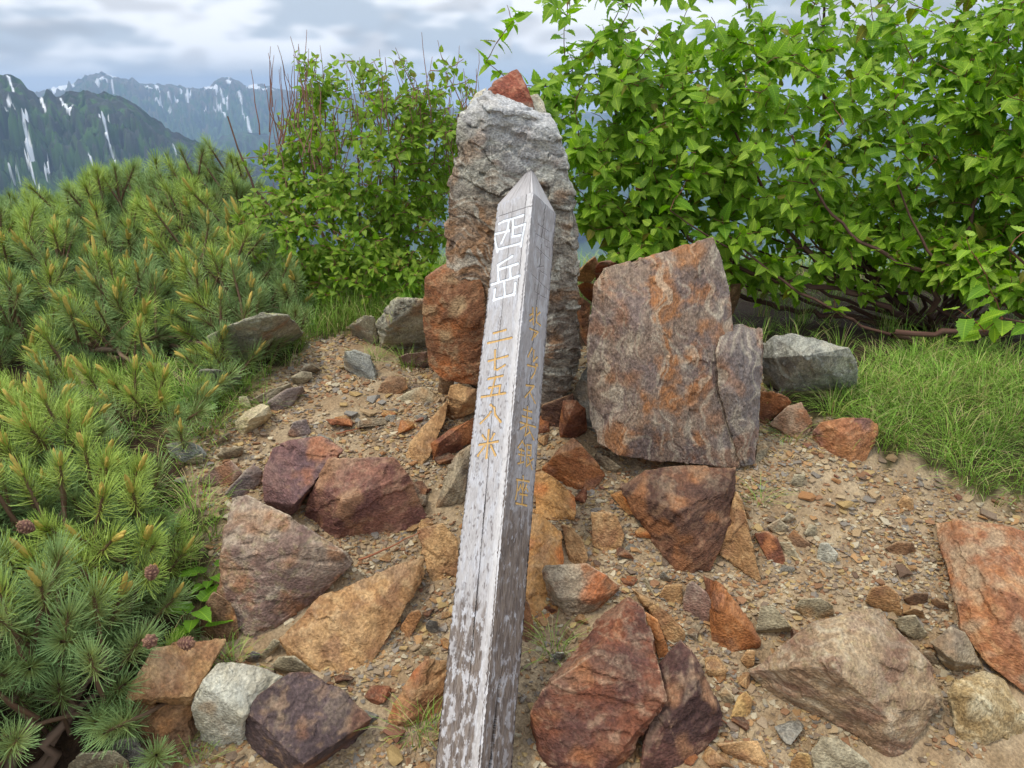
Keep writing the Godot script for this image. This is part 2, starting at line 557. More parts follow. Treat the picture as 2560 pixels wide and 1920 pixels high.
# ------------------------------------------------------------------ mountains
func mountain(nm: String, ridge: Array, far: float, width: float, base: float, power: float, columns: Array, ns: int, rough: float, snow: Array, kind: int) -> void:
	# columns: [from azimuth, to azimuth, how many] runs; the slope falls from the crest towards the valley
	var V := PackedVector3Array()
	var C := PackedColorArray()
	var line := PackedFloat32Array()
	for r in columns:
		for i in int(r[2]): line.append(lerpf(r[0], r[1], i / float(r[2])))
	var crest := func(az: float) -> float:
		var k := 0
		while k < ridge.size() - 2 and az > ridge[k + 1].x:
			k += 1
		return lerpf(ridge[k].y, ridge[k + 1].y, clampf((az - ridge[k].x) / (ridge[k + 1].x - ridge[k].x), 0.0, 1.0))
	# snow beds: (azimuth, height angle, half width), all in degrees
	var beds := []
	for pl in snow:
		for e in pl.size():
			var ends := []
			for p in [pl[e], pl[mini(e + 1, pl.size() - 1)]]:
				var cr: float = crest.call(p.x)
				ends.append(Vector3(p.x, rad_to_deg(atan((cr - (cr - base) * pow(p.y, power)) / (far - width * p.y))), p.z))
			beds.append(ends)
	var green := K(66, 94, 46)
	var green2 := K(40, 58, 38)
	var stone := K(62, 60, 62)
	var heights := PackedFloat32Array()
	var near_beds := []
	for az in line:
		heights.append(crest.call(az))
		var some := []
		for b in beds:
			if az > minf(b[0].x, b[1].x) - 0.8 and az < maxf(b[0].x, b[1].x) + 0.8: some.append(b)
		near_beds.append(some)
	for j in ns:
		var s := (j - 3.0) / (ns - 4.0)      # below nought: the hidden far side
		if s > 0.0: s = pow(s, 1.5)
		for i in line.size():
			var az := line[i]
			var cr := heights[i]
			var r := far - width * s
			var y := cr - (cr - base) * pow(maxf(s, 0.0), power)
			var el := rad_to_deg(atan(y / r))
			if s < 0.0: y = cr + s * 4.0 * (cr - base) * 0.6
			var ph := deg_to_rad(az)
			var u := az * far * 0.01745
			# spurs and gullies that run down the slope
			var warp := na.get_noise_2d(u * 0.0009 * rough, s * width * 0.0008) * 260.0
			var g1 := 1.0 - absf(nb.get_noise_2d((u + warp + s * width * 0.22) * 0.00042 * rough, s * width * 0.00010)) * 2.2
			var g2 := nb.get_noise_2d((u + warp * 0.6) * 0.0014 * rough, s * width * 0.0004 + 50.0)
			var g3 := nd.get_noise_2d(u * 0.0011 * rough, s * width * 0.0010)
			var grow := smoothstep(0.0, 0.16, s)
			y += ((g1 - 0.5) * 85.0 + g2 * 60.0 + g3 * 26.0) * grow / rough
			y += (g2 * 7.0 + g3 * 9.0 + (0.3 - absf(nd.get_noise_2d(u * 0.00045 * rough + 70.0, s * 20.0))) * 36.0) / rough
			V.append(Vector3(sin(ph) * r, y, -cos(ph) * r))
			var c := green2.lerp(green, smoothstep(-0.25, 0.3, g2 + 0.4 * g1 - 0.2))
			var bare := smoothstep(0.12, 0.5, g3 * 1.0 + (0.22 - s) * 1.5 + g2 * 0.6)
			if kind == 2: bare = smoothstep(0.2, 0.5, g3 + (0.4 - s) * 0.6)
			c = c.lerp(stone if kind != 1 else K(112, 98, 84), bare * 0.8)
			for b in near_beds[i]:
				var a := Vector2(b[0].x, b[0].y)
				var d := Vector2(b[1].x, b[1].y)
				var q := Vector2(az + g3 * 0.05, el + g2 * 0.04)
				var t := clampf((q - a).dot(d - a) / maxf((d - a).length_squared(), 1e-6), 0.0, 1.0)
				var dd := q.distance_to(a.lerp(d, t)) / (lerpf(b[0].z, b[1].z, t) * (1.0 + g3 * 0.8))
				if dd < 1.3: c = c.lerp(K(236, 238, 242), 1.0 - smoothstep(0.9, 1.25, dd))
			C.append(c)
	var o := obj(nm, grid_mesh(V, C, line.size(), ns), mats["mountain"])
	o.set_meta("kind", "structure")


# ------------------------------------------------------------------ plants: shared shapes
func ribbon(V: PackedVector3Array, N: PackedVector3Array, C: PackedColorArray, T: PackedInt32Array, pts: PackedVector3Array, w0: float, w1: float, side: Vector3, c0: Color, c1: Color) -> void:
	var n := pts.size()
	for i in n:
		var t := i / (n - 1.0)
		var d := (pts[mini(i + 1, n - 1)] - pts[maxi(i - 1, 0)]).normalized()
		var s := (side - d * side.dot(d)).normalized()
		var nn := s.cross(d)
		var w := lerpf(w0, w1, t) * 0.5
		var k := V.size()
		V.append(pts[i] - s * w)
		V.append(pts[i] + s * w)
		N.append(nn)
		N.append(nn)
		var c := c0.lerp(c1, t)
		C.append(c)
		C.append(c)
		if i > 0:
			T.append_array(PackedInt32Array([k - 2, k, k - 1, k - 1, k, k + 1]))


func tube(V: PackedVector3Array, N: PackedVector3Array, C: PackedColorArray, T: PackedInt32Array, pts: PackedVector3Array, radii: PackedFloat32Array, sides: int, c: Color, mottle := 0.0) -> void:
	var n := pts.size()
	var side := Vector3(0.37, 0.2, 0.9)
	for i in n:
		var d := (pts[mini(i + 1, n - 1)] - pts[maxi(i - 1, 0)]).normalized()
		side = (side - d * side.dot(d)).normalized()
		var up := d.cross(side)
		for k in sides:
			var a := TAU * k / sides
			var o := side * cos(a) + up * sin(a)
			V.append(pts[i] + o * radii[i])
			N.append(o)
			var f := 1.0
			if mottle > 0.0: f = 1.0 + mottle * nd.get_noise_3dv(pts[i] * 6.0 + o * 0.3)
			C.append(Color(c.r * f, c.g * f, c.b * f))
		if i > 0:
			var b := V.size() - 2 * sides
			for k in sides:
				var k2 := (k + 1) % sides
				T.append_array(PackedInt32Array([b + k, b + sides + k, b + k2, b + k2, b + sides + k, b + sides + k2]))


func leaf_mesh(rows: int, jag: float, bend: float) -> ArrayMesh:
	# one leaf, stalk end at the origin, tip at z = 1, upper side towards +y
	var V := PackedVector3Array()
	var C := PackedColorArray()
	var U := PackedVector2Array()
	for i in rows:
		var t := i / (rows - 1.0)
		var w := 0.37 * pow(sin(PI * pow(t, 0.58)), 0.62) * (1.0 - 0.55 * t * t * t)
		if i == 0: w = 0.05
		if i == rows - 1: w = 0.004
		if i % 2 == 1: w *= 1.0 + jag
		else: w *= 1.0 - jag
		var fold := 0.17 * w
		var y := -bend * t * t + 0.06 * t
		var plea := 0.016 if i % 2 == 1 else -0.016
		var shift := -0.09 * (1.0 - t) if i > 0 else -0.03
		for e in [-1.0, -0.5, 0.0, 0.5, 1.0]:
			V.append(Vector3(w * e, y + fold * absf(e) + plea * absf(e), t + shift * e * e + 0.05 * e * e * t))
			C.append(Color.WHITE)
			U.append(Vector2(0.5 + 0.5 * e * minf(1.0, w / 0.37), t))
	return grid_mesh(V, C, 5, rows, U)


func needle_mesh(count: int, s: int, base: Color, tip: Color, length: float, droop: float) -> ArrayMesh:
	# one shoot: a woody stem up the y axis, needles brushing outwards and upwards from it
	var r := RandomNumberGenerator.new()
	r.seed = s
	var V := PackedVector3Array()
	var N := PackedVector3Array()
	var C := PackedColorArray()
	var T := PackedInt32Array()
	tube(V, N, C, T, PackedVector3Array([Vector3(0.004, -0.19, 0.003), Vector3(-0.003, -0.12, 0.0), Vector3(0, -0.05, 0), Vector3(0, 0.02, 0)]), PackedFloat32Array([0.0055, 0.005, 0.0045, 0.003]), 5, K(112, 88, 70))
	for i in count:
		var f := (i + r.randf()) / count
		var y := lerpf(-0.062, 0.020, pow(f, 0.8))
		var a := i * 2.39996 + r.randf() * 0.5
		var open := lerpf(1.55, 0.42, f) + r.randf_range(-0.2, 0.2)
		var out := Vector3(cos(a), 0, sin(a))
		var len := length * r.randf_range(0.82, 1.12)
		var d := out * sin(open) + UP * cos(open)
		var curl := UP * 0.5 - out * 0.12 + Vector3(r.randf() - 0.5, -droop * r.randf(), r.randf() - 0.5) * 0.55
		var p := out * 0.004 + UP * y
		var pts := PackedVector3Array([p])
		for k in 3:
			d = (d + curl * 0.22).normalized()
			p += d * len / 3.0
			pts.append(p)
		var side := d.cross(out + Vector3(r.randf() - 0.5, r.randf() - 0.5, r.randf() - 0.5)).normalized()
		var v := r.randf_range(0.8, 1.22)
		ribbon(V, N, C, T, pts, 0.0019, 0.0007, side, Color(base.r * v, base.g * v, base.b * v), Color(tip.r * v, tip.g * v, tip.b * v))
	return amesh(V, N, C, T)


func candle_mesh(s: int, many: int) -> ArrayMesh:
	# upright buds covered in scales
	var r := RandomNumberGenerator.new()
	r.seed = s
	var V := PackedVector3Array()
	var N := PackedVector3Array()
	var C := PackedColorArray()
	var T := PackedInt32Array()
	for m in many:
		var a := TAU * m / many + r.randf()
		var lean := Vector3(cos(a), 0, sin(a)) * (0.0 if m == 0 else r.randf_range(0.2, 0.42))
		var len := r.randf_range(0.042, 0.07) if m == 0 else r.randf_range(0.025, 0.045)
		var rad := r.randf_range(0.0055, 0.0072)
		var pts := PackedVector3Array()
		var radii := PackedFloat32Array()
		for k in 8:
			var t := k / 7.0
			pts.append(Vector3(0, 0.012, 0) + (UP + lean).normalized() * len * t)
			radii.append(rad * (1.0 - 0.45 * t * t) * (0.86 if k % 2 == 0 else 1.12) if k < 7 else 0.0008)
		tube(V, N, C, T, pts, radii, 7, K(182, 158, 82), 0.4)
	return amesh(V, normals_of(V, T), C, T)


func cone_mesh() -> ArrayMesh:
	var V := PackedVector3Array()
	var C := PackedColorArray()
	var w := 43
	var h := 25
	for j in h:
		var t := j / (h - 1.0)
		for i in w:
			var a := -TAU * i / (w - 1.0)
			var scale_ := 0.5 + 0.5 * cos(7.0 * a + (3.14159 if (j / 2) % 2 == 0 else 0.0))
			var lump := scale_ * (0.5 + 0.5 * sin(j * PI * 0.5))
			var rr := 0.0145 * pow(sin(PI * lerpf(0.0, 0.96, pow(t, 0.75))), 0.75) * (0.74 + 0.40 * lump)
			V.append(Vector3(cos(a) * rr, 0.044 * (1.0 - t) + 0.003 * lump, sin(a) * rr))
			C.append(K(96, 66, 60).lerp(K(160, 126, 98), lump))
	return grid_mesh(V, C, w, h)


func look(dir: Vector3, up: Vector3) -> Basis:
	# z along dir, y as near to up as it goes
	var z := dir.normalized()
	var x := up.cross(z)
	if x.length() < 0.05: x = Vector3(1, 0, 0.2).cross(z)
	x = x.normalized()
	return Basis(x, z.cross(x), z)


func stand(dir: Vector3, turn: float) -> Basis:
	# y along dir, turned about itself
	var y := dir.normalized()
	var x := y.cross(Vector3(0.1, 0.2, 1.0)).normalized()
	return Basis(x, y, x.cross(y)) * Basis(UP, turn)


func scatter(nm: String, m: Mesh, mat: Material, where: Array, tints: Array, parent: Node3D = null) -> MultiMeshInstance3D:
	var mm := MultiMesh.new()
	mm.transform_format = MultiMesh.TRANSFORM_3D
	mm.use_colors = true
	mm.mesh = m
	mm.instance_count = where.size()
	for i in where.size():
		mm.set_instance_transform(i, where[i])
		mm.set_instance_color(i, tints[i])
	var o := MultiMeshInstance3D.new()
	o.multimesh = mm
	o.material_override = mat
	o.set_meta("kind", "stuff")
	if parent == null:
		o.name = numbered(nm)
		add_child(o, true)
	else:
		o.name = nm
		parent.add_child(o, true)
	return o


# ------------------------------------------------------------------ dwarf pine
func curve_at(t: Array, x: float) -> float:
	if x <= t[0].x: return t[0].y
	for i in range(1, t.size()):
		if x <= t[i].x:
			return lerpf(t[i - 1].y, t[i].y, (x - t[i - 1].x) / (t[i].x - t[i - 1].x))
	return t[-1].y


func pine(label: String, root: Vector3, top: Array, right: Array, left: float, crest: Array, step: float, warm: float, candles: float, lump: float) -> Node3D:
	var o := thing("dwarf_pine", label, "shrub", root, "dwarf pines on the left")
	var canopy := func(x: float, f: float) -> float:
		return minf(curve_at(top, f), curve_at(crest, x)) + lump * (0.10 - 1.3 * absf(na.get_noise_2d(x * 0.40 + 3.0, f * 0.40)))
	var found := []
	var f0: float = top[0].x
	var f1: float = top[-1].x
	var f := f0
	while f <= f1:
		var xr := curve_at(right, f)
		var x := xr
		while x > left:
			var px := x + rng.randf_range(-0.5, 0.5) * step
			var pf := f + rng.randf_range(-0.5, 0.5) * step
			var edge := clampf((curve_at(right, pf) - px) / 0.22, 0.0, 1.0)
			var gy := ground_y(px, -pf)
			var y: float = canopy.call(px, pf) + rng.randf_range(-0.035, 0.02)
			y = lerpf(gy + 0.10, y, sqrt(edge * (2.0 - edge)))
			var e := 0.05
			var gx: float = (canopy.call(px + e, pf) - canopy.call(px - e, pf)) / (2 * e)
			var gz: float = (canopy.call(px, pf + e) - canopy.call(px, pf - e)) / (2 * e)
			var n := Vector3(-gx + (1.0 - edge) * 1.3, 1.0, gz).normalized()
			n = (n * 0.85 + UP * 0.42 + Vector3(rng.randf() - 0.5, rng.randf() * 0.3, rng.randf() - 0.5) * 0.75).normalized()
			if y > gy + 0.05: found.append([Vector3(px, y, -pf), n, edge])
			x -= step
		f += step * 0.86
	found.sort_custom(func(a, b): return (a[0] as Vector3).length_squared() < (b[0] as Vector3).length_squared())
	var tufts := []
	for k in 3:
		for w in 2:
			tufts.append(mats["tuft%d_%d" % [k, w]])
	var made := 0
	var rest := [[], [], [], [], [], []]
	var tint := [[], [], [], [], [], []]
	for q in found:
		var at: Vector3 = q[0]
		var yellow := warm + 0.55 * nb.get_noise_2d(at.x * 0.5, at.z * 0.5) + rng.randf_range(-0.22, 0.22) + 0.25 * (float(q[2]) - 0.6)
		var w := 1 if yellow > 0.5 else 0
		var k := rng.randi_range(0, 2)
		var tf := Transform3D(stand(q[1], rng.randf() * TAU).scaled_local(Vector3.ONE * rng.randf_range(0.88, 1.16)), at - root)
		if made < 290:
			made += 1
			var sh := obj("shoot", tufts[k * 2 + w], mats["needle"], o)
			sh.transform = tf
			if rng.randf() < candles * (0.5 + 0.5 * float(q[2])):
				var cd := obj("bud", mats["candle%d" % rng.randi_range(0, 3)], mats["plain"], sh)
				cd.rotation = Vector3(rng.randf_range(-0.2, 0.2), rng.randf() * TAU, rng.randf_range(-0.2, 0.2))
				cd.scale = Vector3.ONE * rng.randf_range(0.8, 1.15)
		else:
			rest[k * 2 + w].append(tf)
			tint[k * 2 + w].append(Color.WHITE)
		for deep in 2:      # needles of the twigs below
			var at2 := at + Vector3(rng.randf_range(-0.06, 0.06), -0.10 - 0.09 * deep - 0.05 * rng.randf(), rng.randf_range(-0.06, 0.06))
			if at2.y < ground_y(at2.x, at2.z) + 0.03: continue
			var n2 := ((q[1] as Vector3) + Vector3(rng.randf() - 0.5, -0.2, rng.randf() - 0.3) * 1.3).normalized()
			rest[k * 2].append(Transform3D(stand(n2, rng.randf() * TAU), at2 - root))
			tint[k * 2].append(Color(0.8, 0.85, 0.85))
	for i in 6:
		if rest[i].size():
			scatter("inner_shoots", tufts[i], mats["needle"], rest[i], tint[i], o)
	# crooked limbs that carry the shoots
	for i in range(0, mini(found.size(), 260), 9):
		var tip: Vector3 = found[i][0] - (found[i][1] as Vector3) * 0.15 - root
		var foot := Vector3(tip.x * 0.45 - 0.1, 0, tip.z * 0.5)
		foot.y = ground_y(foot.x + root.x, foot.z + root.z) - root.y
		var V := PackedVector3Array()
		var N := PackedVector3Array()
		var C := PackedColorArray()
		var T := PackedInt32Array()
		var pts := PackedVector3Array()
		var radii := PackedFloat32Array()
		for s in 9:
			var t := s / 8.0
			var p := foot.lerp(tip, t)
			p.y = lerpf(foot.y, tip.y, t * t) + 0.05 * sin(t * PI)
			p += Vector3(nb.get_noise_1d(s * 3.0 + i), 0.5 * nb.get_noise_1d(s * 3.0 + i + 77.0), nb.get_noise_1d(s * 3.0 + i + 177.0)) * 0.05
			pts.append(p)
			radii.append(lerpf(0.016, 0.005, t))
		tube(V, N, C, T, pts, radii, 6, K(118, 98, 82), 0.4)
		obj("branch", amesh(V, N, C, T), mats["bark"], o)
	return o


# ------------------------------------------------------------------ leafy shrubs
func shrub(o: Node3D, root: Vector3, limbs: Array, tips: PackedVector3Array, leaf: Array, size: float, gap: float, bare: int, twig_col: Color, bark: Color, keep: int) -> void:
	var P := PackedVector3Array()
	# limbs: lists of points with a thickness at either end
	for l in limbs:
		var raw: Array = l[0]
		var cv := Curve3D.new()
		for i in raw.size():
			var a: Vector3 = raw[maxi(i - 1, 0)]
			var b: Vector3 = raw[mini(i + 1, raw.size() - 1)]
			cv.add_point(raw[i], (a - b) * 0.17, (b - a) * 0.17)
		var len := cv.get_baked_length()
		var n := maxi(4, int(len / 0.045))
		var pts := PackedVector3Array()
		var radii := PackedFloat32Array()
		for i in n + 1:
			var t := i / float(n)
			var p := cv.sample_baked(len * t)
			p += Vector3(nb.get_noise_3dv(p * 0.9), nb.get_noise_3dv(p * 0.9 + UP * 30.0), nb.get_noise_3dv(p * 0.9 + UP * 60.0)) * 0.035 * sin(PI * minf(1.0, t * 1.2 + 0.1))
			pts.append(p - root)
			radii.append(0.78 * lerpf(l[1], l[2], t) * (1.0 + 0.25 * nb.get_noise_3dv(p * 2.0)))
			P.append(p)
		var V := PackedVector3Array()
		var N := PackedVector3Array()
		var C := PackedColorArray()
		var T := PackedInt32Array()
		tube(V, N, C, T, pts, radii, 8, bark, 0.7)
		obj("limb", amesh(V, N, C, T), mats["bark"], o)
	var order := []
	var bases := P.duplicate()
	for q in tips:
		var best := 1e9
		for b in bases:
			best = minf(best, b.distance_squared_to(q))
		order.append([best, q])
	order.sort_custom(func(a, b): return a[0] < b[0])
	var TV := PackedVector3Array()
	var TN := PackedVector3Array()
	var TC := PackedColorArray()
	var TT := PackedInt32Array()
	var leaves := []
	var idx := 0
	for it in order:
		var q: Vector3 = it[1]
		var best := 1e9
		var from := P[0]
		for b in P:
			var d := b.distance_squared_to(q) * (1.0 if b.y < q.y else 1.8)
			if d < best:
				best = d
				from = b
		var len := from.distance_to(q)
		var n := maxi(3, int(len / 0.045))
		var mid := from.lerp(q, 0.5) + Vector3(rng.randf() - 0.5, -0.25 + rng.randf() * 0.4, rng.randf() - 0.5) * len * 0.35
		var pts := PackedVector3Array()
		var radii := PackedFloat32Array()
		var r0 := minf(0.0042, 0.0016 + len * 0.005)
		for i in n + 1:
			var t := i / float(n)
			var p := from.lerp(mid, t).lerp(mid.lerp(q, t), t)
			p += Vector3(rng.randf() - 0.5, rng.randf() - 0.5, rng.randf() - 0.5) * 0.008
			pts.append(p)
			radii.append(lerpf(r0, 0.0011, t))
			if i > 0 and (i % 2 == 0 or i == n): P.append(p)
		var shown := PackedVector3Array()
		for p in pts: shown.append(p - root)
		tube(TV, TN, TC, TT, shown, radii, 4, twig_col, 0.35)
		idx += 1
		if idx <= bare: continue
		var reach := clampf(len, 0.10, 0.34)
		var s := 0.0
		var k := 0
		while s < reach:
			var t := maxf(0.0, 1.0 - s / len)
			var fi := clampf(t * n, 0.0, n - 0.001)
			var p := pts[int(fi)].lerp(pts[int(fi) + 1], fi - int(fi))
			var d := (pts[int(fi) + 1] - pts[int(fi)]).normalized()
			var a := k * 2.4 + rng.randf() * 0.9
			var e := d.cross(Vector3(0.3, 0.4, 0.85)).normalized()
			var side := e * cos(a) + d.cross(e) * sin(a)
			var ld := (d * 0.35 + side * 0.95 + Vector3(0, -0.32, 0.12) + Vector3(rng.randf() - 0.5, rng.randf() - 0.6, rng.randf() - 0.5) * 0.5).normalized()
			var up := (UP + Vector3(0, 0, 0.55) + d * 0.3 + Vector3(rng.randf() - 0.5, rng.randf() - 0.5, rng.randf() - 0.5) * 0.9).normalized()
			var sc := size * rng.randf_range(0.72, 1.15) * (0.62 + 0.38 * smoothstep(0.0, 0.1, s))
			leaves.append([p + ld * 0.012, look(ld, up).scaled_local(Vector3.ONE * sc), s])
			s += gap * rng.randf_range(0.7, 1.3)
			k += 1
	obj("twigs", amesh(TV, TN, TC, TT), mats["bark"], o).set_meta("kind", "stuff")
	leaves.sort_custom(func(a, b): return (a[0] as Vector3).length_squared() / (a[1] as Basis).x.length_squared() < (b[0] as Vector3).length_squared() / (b[1] as Basis).x.length_squared())
	var rest := [[], []]
	var tint := [[], []]
	for i in leaves.size():
		var l: Array = leaves[i]
		var tf := Transform3D(l[1], (l[0] as Vector3) - root)
		var m := rng.randi_range(0, 1)
		var young: float = 1.0 - smoothstep(0.0, 0.07, l[2])
		if i < keep:
			obj("leaf", leaf[m], mats["leaf%d" % ([1, 0, 3][i % 3] if olive else 2 if young > 0.6 else [0, 0, 1, 3][rng.randi_range(0, 3)])], o).transform = tf
		else:
			rest[m].append(tf)
			var v := rng.randf_range(0.82, 1.15)
			var c := K(178, 214, 68).lerp(K(214, 234, 94), clampf(young * 0.7 + rng.randf() * 0.35, 0.0, 1.0))
			if olive: c = K(168, 198, 70).lerp(K(204, 216, 92), clampf(young * 0.5 + rng.randf() * 0.4, 0.0, 1.0))
			if rng.randf() < 0.03: c = K(176, 160, 70)
			tint[m].append(Color(c.r * v, c.g * v, c.b * v))
	for m in 2:
		if rest[m].size():
			scatter("foliage", leaf[m], mats["leaf4"], rest[m], tint[m], o)


func cloud_of(n: int, blobs: Array) -> PackedVector3Array:
	# points filling ellipsoids [centre, half-sizes, share], denser towards their surface
	var out := PackedVector3Array()
	for b in blobs:
		var want := int(n * float(b[2]))
		while want > 0:
			var d := Vector3(rng.randf() * 2 - 1, rng.randf() * 2 - 1, rng.randf() * 2 - 1)
			if d.length() > 1.0 or d.length() < 0.15: continue
			var r := pow(d.length(), 0.55) * (0.86 + 0.28 * na.get_noise_3dv(d * 0.5 + (b[0] as Vector3)))
			d = d.normalized() * r
			var p: Vector3 = (b[0] as Vector3) + d * (b[1] as Vector3)
			if p.y < ground_y(p.x, p.z) + 0.1: 
				want -= 1
				continue
			out.append(p)
			want -= 1
	return out


# ------------------------------------------------------------------ grass
func blade_mesh(s: int, blades: int, spread: float, length: float, lean: float, w: float) -> ArrayMesh:
	var r := RandomNumberGenerator.new()
	r.seed = s
	var V := PackedVector3Array()
	var N := PackedVector3Array()
	var C := PackedColorArray()
	var T := PackedInt32Array()
	for i in blades:
		var a := r.randf() * TAU
		var out := Vector3(cos(a), 0, sin(a))
		var p := out * spread * sqrt(r.randf())
		var d := (UP + out * lean * r.randf() + Vector3(r.randf() - 0.5, 0, r.randf() - 0.5) * 0.5).normalized()
		var len := length * r.randf_range(0.5, 1.15)
		var pts := PackedVector3Array([p - UP * 0.01])
		for k in 4:
			p += d * len / 4.0
			pts.append(p)
			d = (d + out * 0.24 * lean - UP * 0.12 * (k + 1) * lean).normalized()
		var v := r.randf_range(0.75, 1.25)
		var dry := r.randf() < 0.16
		var c0 := K(110, 140, 56) if not dry else K(176, 162, 112)
		var c1 := K(146, 186, 80) if not dry else K(200, 186, 138)
		ribbon(V, N, C, T, pts, w, w * 0.25, Vector3(-out.z, 0.1, out.x), Color(c0.r * v, c0.g * v, c0.b * v), Color(c1.r * v, c1.g * v, c1.b * v))
	return amesh(V, N, C, T)


func grass_patch(nm: String, poly: Array, step: float, m: Array, lo: float, hi: float) -> void:
	var P := PackedVector2Array(poly)
	var a := P[0]
	var b := P[0]
	for q in P:
		a = a.min(q)
		b = b.max(q)
	var where := [[], [], []]
	var tint := [[], [], []]
	var x := a.x - 0.05
	while x < b.x + 0.05:
		var z := a.y - 0.05
		while z < b.y + 0.05:
			var q := Vector2(x, z) + Vector2(rng.randf() - 0.5, rng.randf() - 0.5) * step * 1.5
			var wob := q + Vector2(nb.get_noise_2d(q.x * 1.2, q.y * 1.2), nb.get_noise_2d(q.x * 1.2 + 50.0, q.y * 1.2)) * 0.09
			if in_poly(wob, P) and nd.get_noise_2d(q.x * 0.55, q.y * 0.55) > -0.16 - 0.2 * rng.randf():
				var clear := true
				for sp in spots:
					if Vector2(sp.x, sp.y).distance_to(q) < sp.z * 0.42:
						clear = false
						break
				if clear:
					var k := rng.randi_range(0, 2)
					var sc := rng.randf_range(lo, hi)
					where[k].append(Transform3D(Basis(UP, rng.randf() * TAU).scaled_local(Vector3(1.0, sc, 1.0)), on_ground(q.x, q.y)))
					var v := rng.randf_range(0.85, 1.15) * (1.0 + 0.4 * nb.get_noise_2d(q.x * 0.6, q.y * 0.6))
					tint[k].append(Color(v * rng.randf_range(0.9, 1.1), v, v * 0.95))
			z += step
		x += step
	for k in 3:
		if where[k].size(): scatter(nm, m[k], mats["grass"], where[k], tint[k])


# ------------------------------------------------------------------ post
const SIDE := 0.12
const TALL := 1.70
const POINT := 0.146


